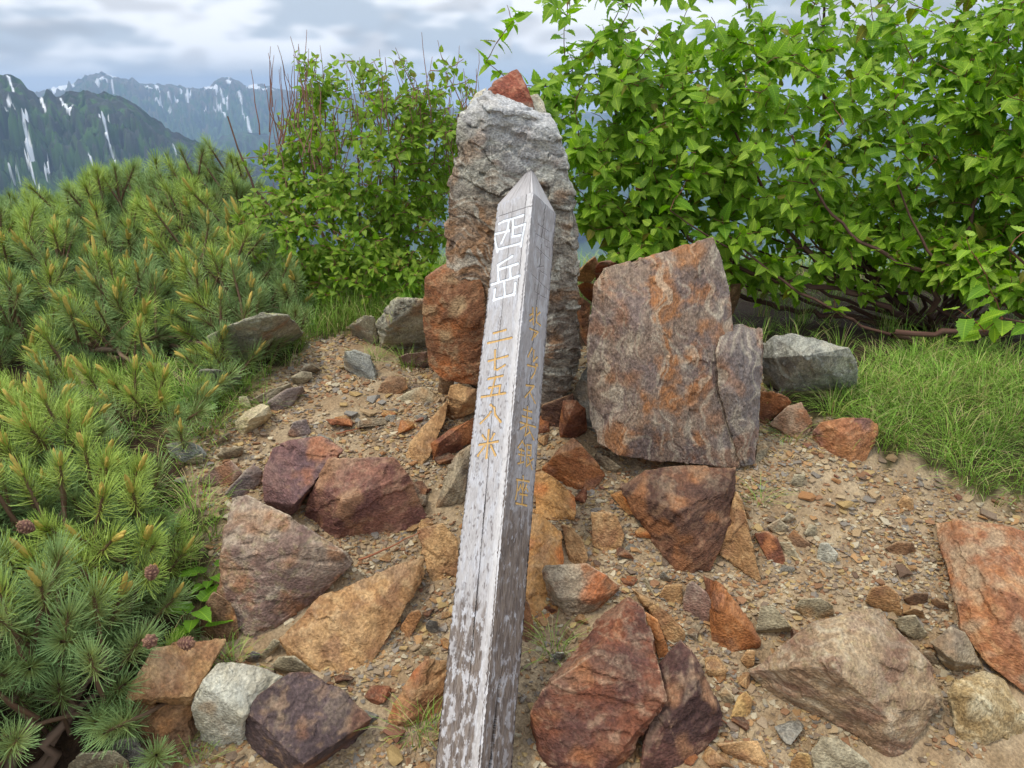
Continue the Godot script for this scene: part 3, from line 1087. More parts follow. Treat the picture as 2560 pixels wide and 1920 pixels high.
func wood_face(side: String, marks: Array) -> Array:
	# colour and relief of one face: x runs 0..120 mm from the front edge, y runs from the shoulder down
	var W := 160
	var H := 2048
	var mm_y := TALL * 1000.0 / H
	var mm_x := 120.0 / W
	var white := PackedFloat32Array()
	var gold := PackedFloat32Array()
	var bare := PackedFloat32Array()
	white.resize(W * H)
	gold.resize(W * H)
	bare.resize(W * H)
	for ch in marks:
		if ch[0] != side: continue
		var half: float = ch[1] * (0.58 if ch[2] == "y" else 0.58)
		for st in ch[3]:
			for e in st.size() - 1:
				var a: Vector2 = st[e]
				var b: Vector2 = st[e + 1]
				var lo := a.min(b) - Vector2.ONE * 8.0
				var hi := a.max(b) + Vector2.ONE * 8.0
				for y in range(maxi(0, int(lo.y / mm_y)), mini(H - 1, int(hi.y / mm_y)) + 1):
					for x in range(maxi(0, int(lo.x / mm_x)), mini(W - 1, int(hi.x / mm_x)) + 1):
						var p := Vector2((x + 0.5) * mm_x, (y + 0.5) * mm_y)
						var t := clampf((p - a).dot(b - a) / maxf((b - a).length_squared(), 1e-6), 0.0, 1.0)
						var d := p.distance_to(a.lerp(b, t))
						var wd := half * (1.12 - 0.28 * sin(PI * t)) * (1.0 + 0.22 * nb.get_noise_2d(p.x * 0.02, p.y * 0.02))
						var v := 1.0 - smoothstep(wd - 0.8, wd + 0.6, d)
						if v <= 0.0: continue
						var k := y * W + x
						if ch[2] == "w": white[k] = maxf(white[k], v)
						elif ch[2] == "y": gold[k] = maxf(gold[k], v)
						else: bare[k] = maxf(bare[k], v)
	var col := PackedByteArray()
	var hgt := PackedByteArray()
	col.resize(W * H * 3)
	hgt.resize(W * H)
	var left := side == "L"
	var knots := [[66.0, 372.0, 13.0], [92.0, 760.0, 12.0], [80.0, 640.0, 8.0], [100.0, 1180.0, 10.0]] if left else [[30.0, 520.0, 7.0], [88.0, 860.0, 8.0]]
	for y in H:
		var my := (y + 0.5) * mm_y
		for x in W:
			var k := y * W + x
			var mx := (x + 0.5) * mm_x
			var bend := 0.0
			var knot := 0.0
			for kn in knots:
				var d := Vector2((mx - kn[0]) / kn[2], (my - kn[1]) / (kn[2] * 1.9)).length()
				if d < 3.0:
					bend += (mx - kn[0]) * 0.5 * exp(-d * d)
					knot = maxf(knot, exp(-d * d * 1.6) * (0.55 + 0.45 * sin(d * 16.0)))
			var gx := mx + bend
			var g := nb.get_noise_2d(gx * 0.09, my * 0.0022)
			var g2 := nd.get_noise_2d(gx * 0.11, my * 0.0030 + 300.0)
			var blot := na.get_noise_2d(mx * 0.008, my * 0.0025 + 90.0)
			var spot := nd.get_noise_2d(mx * 0.012, my * 0.006)
			var flake := 0.9 * nd.get_noise_2d(mx * 0.0030 + 31.0, my * 0.0016) + 0.45 * nb.get_noise_2d(mx * 0.012, my * 0.0050) + 0.28 * nd.get_noise_2d(mx * 0.024, my * 0.010) + 0.22 * g
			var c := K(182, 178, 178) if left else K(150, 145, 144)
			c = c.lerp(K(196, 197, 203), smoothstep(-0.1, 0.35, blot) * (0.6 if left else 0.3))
			var dark := smoothstep(0.12, 0.42, g) * 0.30 + smoothstep(0.25, 0.45, g2) * 0.28
			c = c.lerp(K(118, 108, 108), dark)
			var speck := smoothstep(0.42, 0.52, nd.get_noise_2d(mx * 0.0045, my * 0.0026) + 0.22 * g2) * smoothstep(420.0, 560.0, my)
			c = c.lerp(K(98, 88, 86), speck * 0.6)
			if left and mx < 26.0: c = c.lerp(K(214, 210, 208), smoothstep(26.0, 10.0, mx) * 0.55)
			# old brown stain that survives low down, white paint flaking off it
			var ramp := smoothstep(1000.0, 1150.0, my + 110.0 * blot) if left else smoothstep(760.0, 930.0, my + 120.0 * blot)
			var patchy := smoothstep(0.16, -0.10, flake - (0.14 if left else 0.46 - 0.30 * smoothstep(1060.0, 1240.0, my + 60.0 * blot)) + 0.5 * (1.0 - ramp)) * (0.80 + 0.20 * smoothstep(-0.1, 0.15, g))
			if left and mx < 22.0: patchy *= 0.35
			if not left:
				patchy = maxf(patchy, smoothstep(0.15, 0.3, g - 0.002 * mx + 0.14) * smoothstep(380.0, 640.0, my) * 0.8 * smoothstep(50.0, 16.0, mx))
			patchy *= ramp if left else maxf(ramp, 0.7 * smoothstep(380.0, 640.0, my) * smoothstep(45.0, 16.0, mx))
			c = c.lerp(K(116, 100, 86).lerp(K(84, 70, 60), smoothstep(-0.25, 0.2, g + 0.8 * nb.get_noise_2d(mx * 0.006, my * 0.0012))), patchy * 0.94)
			# checks along the grain
			var crack := 0.0
			if left:
				var cx := 58.0 + 7.0 * sin(my * 0.0031 + 0.6) + 1.5 * nb.get_noise_1d(my * 0.02)
				crack = (1.0 - smoothstep(0.3, 1.4, absf(mx - cx))) * smoothstep(0.0, 60.0, my) * smoothstep(1330.0, 1200.0, my) * (0.55 + 0.45 * smoothstep(600.0, 900.0, my))
				var cx2 := 20.0 + 2.5 * nb.get_noise_1d(my * 0.012 + 40.0)
				crack = maxf(crack, (1.0 - smoothstep(0.3, 1.0, absf(mx - cx2))) * smoothstep(380.0, 250.0, my) * 0.8)
				crack = maxf(crack, (1.0 - smoothstep(0.3, 1.3, absf(my - 44.0 - 2.0 * nb.get_noise_1d(mx * 0.05)))) * 0.7 * smoothstep(118.0, 100.0, mx))
			else:
				var cx3 := 62.0 + 4.0 * nb.get_noise_1d(my * 0.008 + 11.0)
				crack = (1.0 - smoothstep(0.3, 1.2, absf(mx - cx3))) * 0.8 * smoothstep(900.0, 700.0, my)
				var wide := lerpf(0.8, 4.2, smoothstep(1230.0, 1330.0, my)) * (1.0 - 0.5 * smoothstep(1380.0, 1480.0, my))
				var cx4 := 48.0 - 0.05 * (my - 1230.0) + 2.0 * nb.get_noise_1d(my * 0.03)
				crack = maxf(crack, (1.0 - smoothstep(wide * 0.6, wide, absf(mx - cx4))) * smoothstep(1150.0, 1230.0, my))
			c = c.lerp(K(42, 36, 34), crack * 0.9)
			c = c.lerp(K(86, 78, 76), knot * 0.55)
			c = c.lerp(K(150, 142, 144), bare[k] * 0.30)
			var wear := smoothstep(-0.42, -0.2, nd.get_noise_2d(mx * 0.04, my * 0.04 + 60.0))
			c = c.lerp(K(236, 240, 246), white[k] * lerpf(0.6, 0.97, wear))
			c = c.lerp(K(216, 170, 96).lerp(K(192, 146, 78), smoothstep(0.0, 0.4, g)), gold[k] * lerpf(0.55, 0.96, wear))
			var s := c.linear_to_srgb()
			col[k * 3] = clampi(int(s.r * 255.0), 0, 255)
			col[k * 3 + 1] = clampi(int(s.g * 255.0), 0, 255)
			col[k * 3 + 2] = clampi(int(s.b * 255.0), 0, 255)
			var hh := 0.70 + 0.16 * g + 0.10 * g2 - crack * 0.5 - 0.12 * knot - patchy * 0.06
			hh -= (white[k] + gold[k]) * 0.44 + bare[k] * 0.32
			hgt[k] = clampi(int(hh * 255.0), 0, 255)
	return [tex(Image.create_from_data(W, H, false, Image.FORMAT_RGB8, col)), tex(Image.create_from_data(W, H, false, Image.FORMAT_L8, hgt))]


func wood_material(t: Array) -> StandardMaterial3D:
	var m := std(0.8, false)
	m.albedo_texture = t[0]
	m.heightmap_enabled = true
	m.heightmap_texture = t[1]
	m.heightmap_scale = 0.7
	m.texture_repeat = false
	return m


func post() -> void:
	var marks := [
		["L", 7.5, "w", [[Vector2(104, 68), Vector2(90, 65), Vector2(25, 66)], [Vector2(72, 67), Vector2(73, 96), Vector2(90, 133)], [Vector2(59, 67), Vector2(54, 96), Vector2(54, 123), Vector2(29, 126)], [Vector2(119, 99), Vector2(101, 157)], [Vector2(117, 98), Vector2(68, 101)], [Vector2(51, 96), Vector2(16, 96)], [Vector2(16, 96), Vector2(23, 161)], [Vector2(102, 150), Vector2(26, 152)]]],
		["L", 7.5, "w", [[Vector2(49, 185), Vector2(91, 199)], [Vector2(94, 200), Vector2(86, 253)], [Vector2(89, 214), Vector2(29, 213)], [Vector2(52, 215), Vector2(47, 251)], [Vector2(114, 256), Vector2(19, 251)], [Vector2(96, 273), Vector2(95, 305)], [Vector2(96, 304), Vector2(29, 302)], [Vector2(29, 271), Vector2(30, 304)], [Vector2(66, 260), Vector2(61, 301)]]],
		["L", 5.5, "y", [[Vector2(84, 404), Vector2(46, 402)], [Vector2(99, 429), Vector2(25, 428)]]],
		["L", 5.5, "y", [[Vector2(90, 481), Vector2(31, 477)], [Vector2(73, 454), Vector2(67, 507), Vector2(58, 510), Vector2(37, 501)]]],
		["L", 5.5, "y", [[Vector2(84, 531), Vector2(40, 529)], [Vector2(62, 529), Vector2(72, 578)], [Vector2(79, 556), Vector2(45, 554), Vector2(46, 576)], [Vector2(101, 577), Vector2(28, 577)]]],
		["L", 5.5, "y", [[Vector2(67, 621), Vector2(72, 629), Vector2(94, 647)], [Vector2(69, 602), Vector2(56, 612), Vector2(52, 630), Vector2(32, 651)]]],
		["L", 5.5, "y", [[Vector2(84, 680), Vector2(74, 691)], [Vector2(48, 680), Vector2(56, 693)], [Vector2(91, 703), Vector2(36, 700)], [Vector2(66, 668), Vector2(66, 738)], [Vector2(74, 707), Vector2(93, 730)], [Vector2(56, 708), Vector2(39, 734)]]],
		["R", 4.6, "y", [[Vector2(47, 328), Vector2(56, 371)], [Vector2(38, 353), Vector2(50, 343)], [Vector2(40, 368), Vector2(53, 355)], [Vector2(64, 320), Vector2(69, 359), Vector2(88, 360)], [Vector2(67, 341), Vector2(80, 326)]]],
		["R", 4.6, "y", [[Vector2(43, 389), Vector2(79, 383), Vector2(66, 402)], [Vector2(65, 393), Vector2(56, 415)]]],
		["R", 4.6, "y", [[Vector2(59, 437), Vector2(45, 466)], [Vector2(68, 439), Vector2(70, 470), Vector2(85, 452)]]],
		["R", 4.6, "y", [[Vector2(46, 489), Vector2(83, 481), Vector2(79, 498), Vector2(67, 517)], [Vector2(81, 473), Vector2(87, 471), Vector2(89, 474), Vector2(83, 476), Vector2(81, 473)]]],
		["R", 4.6, "y", [[Vector2(48, 543), Vector2(81, 533), Vector2(47, 575)], [Vector2(67, 557), Vector2(92, 575)]]],
		["R", 4.6, "y", [[Vector2(46, 608), Vector2(80, 603)], [Vector2(43, 626), Vector2(82, 620)], [Vector2(37, 644), Vector2(102, 636)], [Vector2(61, 596), Vector2(64, 639)], [Vector2(62, 643), Vector2(39, 660)], [Vector2(65, 642), Vector2(60, 671), Vector2(78, 657)], [Vector2(71, 647), Vector2(98, 670)]]],
		["R", 4.2, "y", [[Vector2(51, 687), Vector2(35, 709)], [Vector2(52, 690), Vector2(64, 696)], [Vector2(41, 712), Vector2(61, 710)], [Vector2(40, 724), Vector2(62, 721)], [Vector2(50, 708), Vector2(51, 742)], [Vector2(41, 747), Vector2(64, 737)], [Vector2(72, 691), Vector2(89, 687), Vector2(91, 713), Vector2(75, 716)], [Vector2(71, 691), Vector2(77, 744), Vector2(89, 734)], [Vector2(74, 703), Vector2(89, 701)], [Vector2(82, 721), Vector2(102, 745)], [Vector2(102, 719), Vector2(91, 727)]]],
		["R", 4.6, "y", [[Vector2(67, 772), Vector2(69, 778)], [Vector2(42, 786), Vector2(93, 778)], [Vector2(44, 786), Vector2(47, 807), Vector2(43, 833)], [Vector2(59, 795), Vector2(53, 809)], [Vector2(60, 798), Vector2(68, 804)], [Vector2(83, 789), Vector2(77, 803)], [Vector2(81, 796), Vector2(91, 802)], [Vector2(69, 789), Vector2(71, 839)], [Vector2(60, 817), Vector2(89, 813)], [Vector2(47, 842), Vector2(90, 838)]]],
		["R", 4.0, "n", [[Vector2(39, 80), Vector2(92, 73)], [Vector2(29, 107), Vector2(35, 154)], [Vector2(35, 151), Vector2(102, 155)], [Vector2(65, 77), Vector2(58, 127)], [Vector2(75, 81), Vector2(77, 126), Vector2(98, 123)], [Vector2(32, 114), Vector2(102, 100), Vector2(106, 144)]]],
		["R", 4.0, "n", [[Vector2(78, 190), Vector2(52, 207)], [Vector2(56, 202), Vector2(61, 240)], [Vector2(62, 211), Vector2(95, 208)], [Vector2(82, 204), Vector2(84, 235)], [Vector2(27, 240), Vector2(114, 247)], [Vector2(48, 260), Vector2(49, 281), Vector2(104, 275)], [Vector2(72, 252), Vector2(73, 276)], [Vector2(104, 246), Vector2(102, 279)]]]]
	var m := Vector3(0.0563084, -0.25757403, -2.10826188)
	var bx := Vector3(-0.81220753, -0.33310456, -0.47891574)
	var by := Vector3(0.0880294, 0.74156584, -0.66507964)
	var bz := Vector3(0.57668861, -0.58234135, -0.57298237)
	var root := thing("summit_post", "weathered square wooden post with carved lettering leaning back on the standing stone", "signpost", m + (bx + bz) * SIDE * 0.5 - by * TALL)
	root.basis = Basis(bx, by, bz).orthonormalized()
	var left := wood_material(wood_face("L", marks))
	var right := wood_material(wood_face("R", marks))
	var h := SIDE * 0.5
	# each face: its front corner, the direction across, its name and material
	var sides := [[Vector3(-h, 0, -h), Vector3(1, 0, 0), "lettered_face", left, "left face with white and gold characters"], [Vector3(-h, 0, -h), Vector3(0, 0, 1), "lettered_face", right, "right face with small gold characters"], [Vector3(h, 0, h), Vector3(0, 0, -1), "back_face", right, ""], [Vector3(h, 0, h), Vector3(-1, 0, 0), "back_face", right, ""]]
	for i in 4:
		var s: Array = sides[i]
		var corner: Vector3 = s[0]
		var ac: Vector3 = s[1]
		var out := -(Vector3.ONE - ac.abs() - UP) * (1.0 if i < 2 else -1.0)
		var V := PackedVector3Array()
		var U := PackedVector2Array()
		var w := 31
		var rows := 380
		for j in rows:
			for k in w:
				var u := k / (w - 1.0)
				var y := TALL * (1.0 - j / (rows - 1.0))
				var edge := minf(u, 1.0 - u) * SIDE
				var dent := 0.0022 * (1.0 - smoothstep(0.0, 0.005, edge))
				var corner_wear := 0.006 * maxf(0.0, nb.get_noise_1d(y * 17.0 + (0.0 if u < 0.5 else 40.0 + i)) + 0.1) * (1.0 - smoothstep(0.0, 0.011, edge))
				var gr := 0.0005 * nb.get_noise_2d(u * 11.0, y * 2.0)
				var split := 0.0
				if i == 1:
					var my := (TALL - y) * 1000.0
					var cx := 48.0 - 0.05 * (my - 1230.0)
					split = 0.022 * (1.0 - smoothstep(1.0, 4.5, absf(u * 120.0 - cx))) * smoothstep(1210.0, 1290.0, my)
				if i == 0:
					var my0 := (TALL - y) * 1000.0
					var cx0 := 58.0 + 7.0 * sin(my0 * 0.0031 + 0.6)
					split = 0.004 * (1.0 - smoothstep(0.8, 4.0, absf(u * 120.0 - cx0))) * smoothstep(600.0, 900.0, my0) * smoothstep(1330.0, 1200.0, my0)
				V.append(corner + ac * u * SIDE + UP * y + out * (gr - dent - corner_wear - split + 0.0022 * na.get_noise_1d(y * 0.8 + i * 9.0)))
				U.append(Vector2(u, 1.0 - y / TALL))
		var gm := grid_mesh(V, PackedColorArray(), w, rows, U) if (i == 1 or i == 2) else flipped(V, w, rows, U)
		var o := obj(s[2], gm, s[3], root)
		if s[4]: o.set_meta("label", s[4])
	# pointed top: four sloping facets
	var V := PackedVector3Array()
	var U := PackedVector2Array()
	var T := PackedInt32Array()
	var corners := [Vector3(-h, TALL, -h), Vector3(h, TALL, -h), Vector3(h, TALL, h), Vector3(-h, TALL, h)]
	for i in 4:
		var a: Vector3 = corners[i]
		var b: Vector3 = corners[(i + 1) % 4]
		var n := 14
		var first := V.size()
		for j in n:
			for k in n:
				var t := j / (n - 1.0)
				var e := k / (n - 1.0)
				var p := a.lerp(b, e).lerp(Vector3(0, TALL + POINT, 0), t * 0.985)
				p += Vector3(p.x, 0, p.z).normalized() * (0.0012 * nb.get_noise_3dv(p * 12.0) - 0.0018 * (1.0 - smoothstep(0.0, 0.1, minf(e, 1.0 - e))))
				V.append(p)
				U.append(Vector2(lerpf(0.1, 0.9, e), 0.012 + t * 0.016))
				if j > 0 and k > 0:
					var c := first + j * n + k
					T.append_array(PackedInt32Array([c - n - 1, c - n, c - 1, c - n, c, c - 1]))
	var cap := amesh(V, normals_of(V, T), PackedColorArray(), T, U)
	obj("pointed_top", cap, left, root)


func flipped(V: PackedVector3Array, w: int, h: int, U: PackedVector2Array) -> ArrayMesh:
	var t := PackedInt32Array()
	for j in h - 1:
		for i in w - 1:
			var k := j * w + i
			t.append_array(PackedInt32Array([k, k + w, k + 1, k + 1, k + w, k + w + 1]))
	return amesh(V, normals_of(V, t), PackedColorArray(), t, U)


# ------------------------------------------------------------------ gravel
func chip(s: int) -> ArrayMesh:
	var r := RandomNumberGenerator.new()
	r.seed = s
	var P := PackedVector3Array()
	for i in 11:
		var d := Vector3(r.randf() - 0.5, (r.randf() - 0.5) * 0.6, r.randf() - 0.5)
		d = d.normalized() * r.randf_range(0.42, 0.6)
		d.y *= 0.62
		P.append(d)
	var T := hull(P)
	# flat shaded facets
	var V := PackedVector3Array()
	var I := PackedInt32Array()
	for i in T.size():
		V.append(P[T[i]])
		I.append(i)
	var C := PackedColorArray()
	C.resize(V.size())
	C.fill(Color.WHITE)
	return amesh(V, normals_of(V, I), C, I)


func stone_color() -> Color:
	var c: Color = [K(190, 166, 130), K(176, 152, 122), K(166, 146, 120), K(146, 126, 106), K(206, 192, 162), K(184, 144, 100), K(160, 120, 88), K(192, 164, 114), K(152, 142, 130)][rng.randi_range(0, 8)]
	var v := rng.randf_range(0.85, 1.25)
	return Color(c.r * v, c.g * v, c.b * v)


func bare_ground(q: Vector2, grass: Array) -> bool:
	for g in grass:
		if in_poly(q, g): return false
	return true


func _ready() -> void:
	# ---- camera, sky, sun, exposure
	var cam := Camera3D.new()
	cam.name = "camera"
	cam.fov = 53.5
	cam.near = 0.05
	cam.far = 40000.0
	cam.rotation_degrees = Vector3(-21.1, 0, 0)
	add_child(cam)
	rng.seed = 20
	make_noise(na, 3, 5.0, 3)
	make_noise(nb, 8, 9.0, 3)
	make_noise(nd, 15, 14.0, 2)
	make_noise(nc, 5, 1.0, 1, FastNoiseLite.TYPE_CELLULAR)
	nc.cellular_return_type = FastNoiseLite.RETURN_CELL_VALUE
	make_noise(ng, 31, 1.0, 2)
	var env := Environment.new()
	env.background_mode = Environment.BG_SKY
	env.sky = Sky.new()
	env.sky.sky_material = make_sky()
	env.tonemap_mode = Environment.TONE_MAPPER_LINEAR
	env.tonemap_exposure = 1.30
	env.ssao_enabled = true
	env.ssil_enabled = true
	env.sdfgi_enabled = true
	env.fog_enabled = true
	env.fog_density = 0.000085
	env.fog_light_color = Color(0.72, 0.845, 1.0)
	var we := WorldEnvironment.new()
	we.name = "world_environment"
	we.environment = env
	add_child(we)
	var sun := DirectionalLight3D.new()
	sun.name = "sun"
	sun.light_energy = 0.5
	sun.light_color = Color(1.0, 0.955, 0.87)
	sun.light_angular_distance = 10.0
	sun.shadow_enabled = true
	sun.look_at_from_position(Vector3(-0.42, 0.90, 0.22), Vector3.ZERO)
	add_child(sun)
	materials()
	leaf_materials()
	palettes()
	# ---- ranges far away
	mountain("far_range", [Vector2(-32.97, -106), Vector2(-30.20, -38), Vector2(-28.98, 33), Vector2(-28.19, 69), Vector2(-27.34, 160), Vector2(-26.54, 193), Vector2(-25.87, 162), Vector2(-25.30, 108), Vector2(-24.83, 130), Vector2(-24.43, 71), Vector2(-23.90, 62), Vector2(-23.07, 63), Vector2(-22.16, 44), Vector2(-21.43, 7), Vector2(-20.76, 16), Vector2(-20.26, 45), Vector2(-19.73, 122), Vector2(-19.13, 160), Vector2(-18.58, 113), Vector2(-18.03, 46), Vector2(-17.43, 59), Vector2(-16.83, 56), Vector2(-16.06, 7), Vector2(-15.26, -23), Vector2(-14.35, -23), Vector2(-13.32, -37), Vector2(-11.64, -51), Vector2(-9.13, -80), Vector2(-5.39, -229), Vector2(0.09, -292), Vector2(6.67, -311), Vector2(18.21, -317)], 11500.0, 4500.0, -900.0, 0.95, [[-38.0, -9.0, 520], [-9.0, 42.0, 90]], 120, 0.55, [
		[Vector3(-29.29, 0.041, 0.167), Vector3(-28.64, 0.013, 0.144), Vector3(-28.20, 0.007, 0.067)],
		[Vector3(-26.69, 0.059, 0.122), Vector3(-26.50, 0.086, 0.189)],
		[Vector3(-27.02, 0.115, 0.089), Vector3(-26.77, 0.130, 0.056)],
		[Vector3(-26.13, 0.010, 0.056), Vector3(-25.75, 0.005, 0.044)],
		[Vector3(-24.10, 0.028, 0.056), Vector3(-23.73, 0.076, 0.044)],
		[Vector3(-23.51, 0.025, 0.056), Vector3(-23.41, 0.076, 0.100), Vector3(-23.22, 0.120, 0.056)],
		[Vector3(-23.78, 0.187, 0.044), Vector3(-23.32, 0.245, 0.067)],
		[Vector3(-22.02, 0.054, 0.056), Vector3(-22.27, 0.142, 0.044)],
		[Vector3(-21.53, 0.076, 0.100), Vector3(-21.74, 0.167, 0.100)],
		[Vector3(-21.00, 0.060, 0.056), Vector3(-20.89, 0.116, 0.033)],
		[Vector3(-20.48, 0.015, 0.089), Vector3(-19.91, 0.080, 0.122), Vector3(-19.89, 0.125, 0.067)],
		[Vector3(-19.67, 0.179, 0.044), Vector3(-19.54, 0.265, 0.056), Vector3(-19.35, 0.341, 0.044)],
		[Vector3(-19.29, 0.268, 0.044), Vector3(-19.42, 0.301, 0.044)],
		[Vector3(-19.06, 0.026, 0.089), Vector3(-18.70, 0.051, 0.067)],
		[Vector3(-17.84, 0.021, 0.111), Vector3(-17.34, 0.019, 0.089), Vector3(-16.87, 0.062, 0.078), Vector3(-16.19, 0.053, 0.067)],
		[Vector3(-22.50, 0.205, 0.044), Vector3(-22.26, 0.252, 0.044)],
		[Vector3(-20.75, 0.241, 0.044), Vector3(-20.79, 0.291, 0.044)],
		[Vector3(-19.97, 0.283, 0.044), Vector3(-19.65, 0.389, 0.056), Vector3(-19.44, 0.445, 0.044)],
		[Vector3(-18.44, 0.208, 0.044), Vector3(-18.38, 0.269, 0.044)],
		[Vector3(-18.44, 0.352, 0.044), Vector3(-18.34, 0.406, 0.067), Vector3(-18.02, 0.490, 0.056)],
		[Vector3(-18.60, 0.172, 0.044), Vector3(-18.49, 0.212, 0.044)],
		[Vector3(-25.97, 0.151, 0.044), Vector3(-26.04, 0.177, 0.033)],
		[Vector3(-22.80, 0.338, 0.056), Vector3(-23.06, 0.317, 0.033)],
		[Vector3(-20.16, 0.321, 0.044), Vector3(-20.12, 0.340, 0.033)],
		[Vector3(-22.86, 0.194, 0.033), Vector3(-22.71, 0.225, 0.033)]], 1)
	mountain("middle_hill", [Vector2(-23.44, -687), Vector2(-21.82, -537), Vector2(-20.01, -392), Vector2(-19.18, -359), Vector2(-18.18, -357), Vector2(-16.99, -379), Vector2(-16.20, -421), Vector2(-14.67, -464), Vector2(-12.00, -428), Vector2(-7.71, -517), Vector2(-1.03, -480)], 7500.0, 2600.0, -900.0, 0.9, [[-30.0, -5.0, 150], [-5.0, 20.0, 40]], 60, 0.7, [], 2)
	mountain("near_range", [Vector2(-32.41, 45), Vector2(-31.91, 56), Vector2(-31.30, 51), Vector2(-30.95, 34), Vector2(-30.69, -1), Vector2(-30.40, -13), Vector2(-30.19, -36), Vector2(-29.95, -24), Vector2(-29.67, 2), Vector2(-29.46, -13), Vector2(-29.28, -36), Vector2(-28.91, -25), Vector2(-28.48, -7), Vector2(-28.20, -13), Vector2(-27.67, -6), Vector2(-27.17, -10), Vector2(-26.84, -19), Vector2(-26.48, -13), Vector2(-25.99, -28), Vector2(-25.48, -38), Vector2(-24.98, -53), Vector2(-24.67, -75), Vector2(-24.28, -104), Vector2(-23.78, -126), Vector2(-23.37, -152), Vector2(-22.87, -179), Vector2(-22.15, -199), Vector2(-21.23, -223), Vector2(-19.85, -269), Vector2(-17.45, -348), Vector2(-14.51, -496)], 3800.0, 2200.0, -900.0, 0.95, [[-36.5, -18.0, 330], [-18.0, -10.5, 60]], 170, 1.0, [
		[Vector3(-31.48, 0.009, 0.065), Vector3(-31.46, 0.037, 0.052), Vector3(-31.43, 0.053, 0.072), Vector3(-31.41, 0.069, 0.059)],
		[Vector3(-31.80, 0.082, 0.046), Vector3(-31.60, 0.094, 0.059)],
		[Vector3(-32.04, 0.093, 0.033), Vector3(-31.96, 0.105, 0.046)],
		[Vector3(-30.06, 0.000, 0.059), Vector3(-30.03, 0.035, 0.072), Vector3(-29.92, 0.075, 0.033)],
		[Vector3(-28.97, 0.018, 0.039), Vector3(-28.85, 0.053, 0.072), Vector3(-28.69, 0.076, 0.085), Vector3(-28.45, 0.061, 0.026)],
		[Vector3(-28.48, 0.116, 0.033), Vector3(-28.57, 0.098, 0.026)],
		[Vector3(-31.09, 0.133, 0.033), Vector3(-31.05, 0.158, 0.085), Vector3(-31.25, 0.185, 0.065), Vector3(-31.19, 0.223, 0.131), Vector3(-31.27, 0.259, 0.147), Vector3(-31.41, 0.296, 0.072), Vector3(-31.38, 0.328, 0.039), Vector3(-31.25, 0.354, 0.052), Vector3(-31.16, 0.371, 0.033)],
		[Vector3(-31.41, 0.188, 0.046), Vector3(-31.27, 0.191, 0.033)],
		[Vector3(-30.38, 0.210, 0.026), Vector3(-30.46, 0.249, 0.039), Vector3(-30.79, 0.310, 0.029)],
		[Vector3(-27.05, 0.112, 0.039), Vector3(-26.95, 0.135, 0.059), Vector3(-26.84, 0.155, 0.046), Vector3(-26.85, 0.188, 0.046), Vector3(-26.68, 0.238, 0.039)],
		[Vector3(-26.56, 0.091, 0.026), Vector3(-26.74, 0.122, 0.033), Vector3(-26.84, 0.155, 0.033)],
		[Vector3(-26.67, 0.248, 0.033), Vector3(-26.57, 0.263, 0.026)],
		[Vector3(-28.06, 0.241, 0.033), Vector3(-27.93, 0.269, 0.026)],
		[Vector3(-23.02, 0.079, 0.026), Vector3(-22.94, 0.104, 0.046), Vector3(-22.98, 0.146, 0.020)],
		[Vector3(-25.31, 0.235, 0.026), Vector3(-25.53, 0.268, 0.039), Vector3(-25.60, 0.289, 0.026)],
		[Vector3(-32.51, 0.289, 0.052), Vector3(-32.26, 0.328, 0.052), Vector3(-32.02, 0.352, 0.046)]], 0)
	# ---- ground
	var lawn_right := PackedVector2Array([Vector2(0.84, -2.30), Vector2(0.86, -2.44), Vector2(1.06, -2.40), Vector2(1.26, -2.58), Vector2(1.51, -2.72), Vector2(1.78, -2.67), Vector2(2.10, -2.6), Vector2(2.3, -1.94), Vector2(1.49, -1.95), Vector2(1.34, -1.94), Vector2(1.34, -2.03), Vector2(1.12, -2.09), Vector2(1.14, -2.20), Vector2(0.99, -2.22)])
	var lawn_back := PackedVector2Array([Vector2(-1.13, -3.59), Vector2(-0.80, -3.73), Vector2(-0.30, -3.98), Vector2(-0.30, -3.0), Vector2(-0.42, -2.86), Vector2(-0.61, -3.05), Vector2(-0.66, -2.95), Vector2(-0.76, -2.86), Vector2(-0.93, -3.17)])
	var lawn_left := PackedVector2Array([Vector2(-1.12, -2.26), Vector2(-1.08, -2.34), Vector2(-1.05, -2.54), Vector2(-0.98, -2.71), Vector2(-0.88, -2.85), Vector2(-0.78, -2.80), Vector2(-0.86, -2.58), Vector2(-0.93, -2.37), Vector2(-0.94, -2.24), Vector2(-1.02, -2.20)])
	var lawn_front := PackedVector2Array([Vector2(-1.03, -1.89), Vector2(-0.93, -1.98), Vector2(-0.86, -1.93), Vector2(-0.82, -1.79), Vector2(-0.81, -1.67), Vector2(-0.89, -1.63), Vector2(-0.97, -1.73)])
	var under_birch := PackedVector2Array([Vector2(0.4, -2.75), Vector2(0.9, -2.62), Vector2(1.5, -2.6), Vector2(2.6, -2.4), Vector2(3.2, -3.2), Vector2(2.6, -4.6), Vector2(-0.2, -4.6), Vector2(-0.3, -3.2)])
	var under_shrub := PackedVector2Array([Vector2(-1.4, -3.0), Vector2(-0.95, -3.2), Vector2(-0.3, -3.6), Vector2(-0.3, -4.8), Vector2(-1.6, -4.8)])
	var under_pine := PackedVector2Array([Vector2(-3.0, -0.5), Vector2(-0.85, -0.9), Vector2(-0.85, -1.6), Vector2(-1.05, -2.2), Vector2(-1.0, -2.9), Vector2(-1.4, -4.2), Vector2(-3.2, -4.2)])
	var lawns := [lawn_right, lawn_back, lawn_left, lawn_front, under_birch, under_shrub, under_pine]
	var V := PackedVector3Array()
	var C := PackedColorArray()
	var sand := K(188, 166, 134)
	var sand2 := K(166, 140, 108)
	var turf := K(84, 78, 50)
	var humus := K(74, 58, 44)
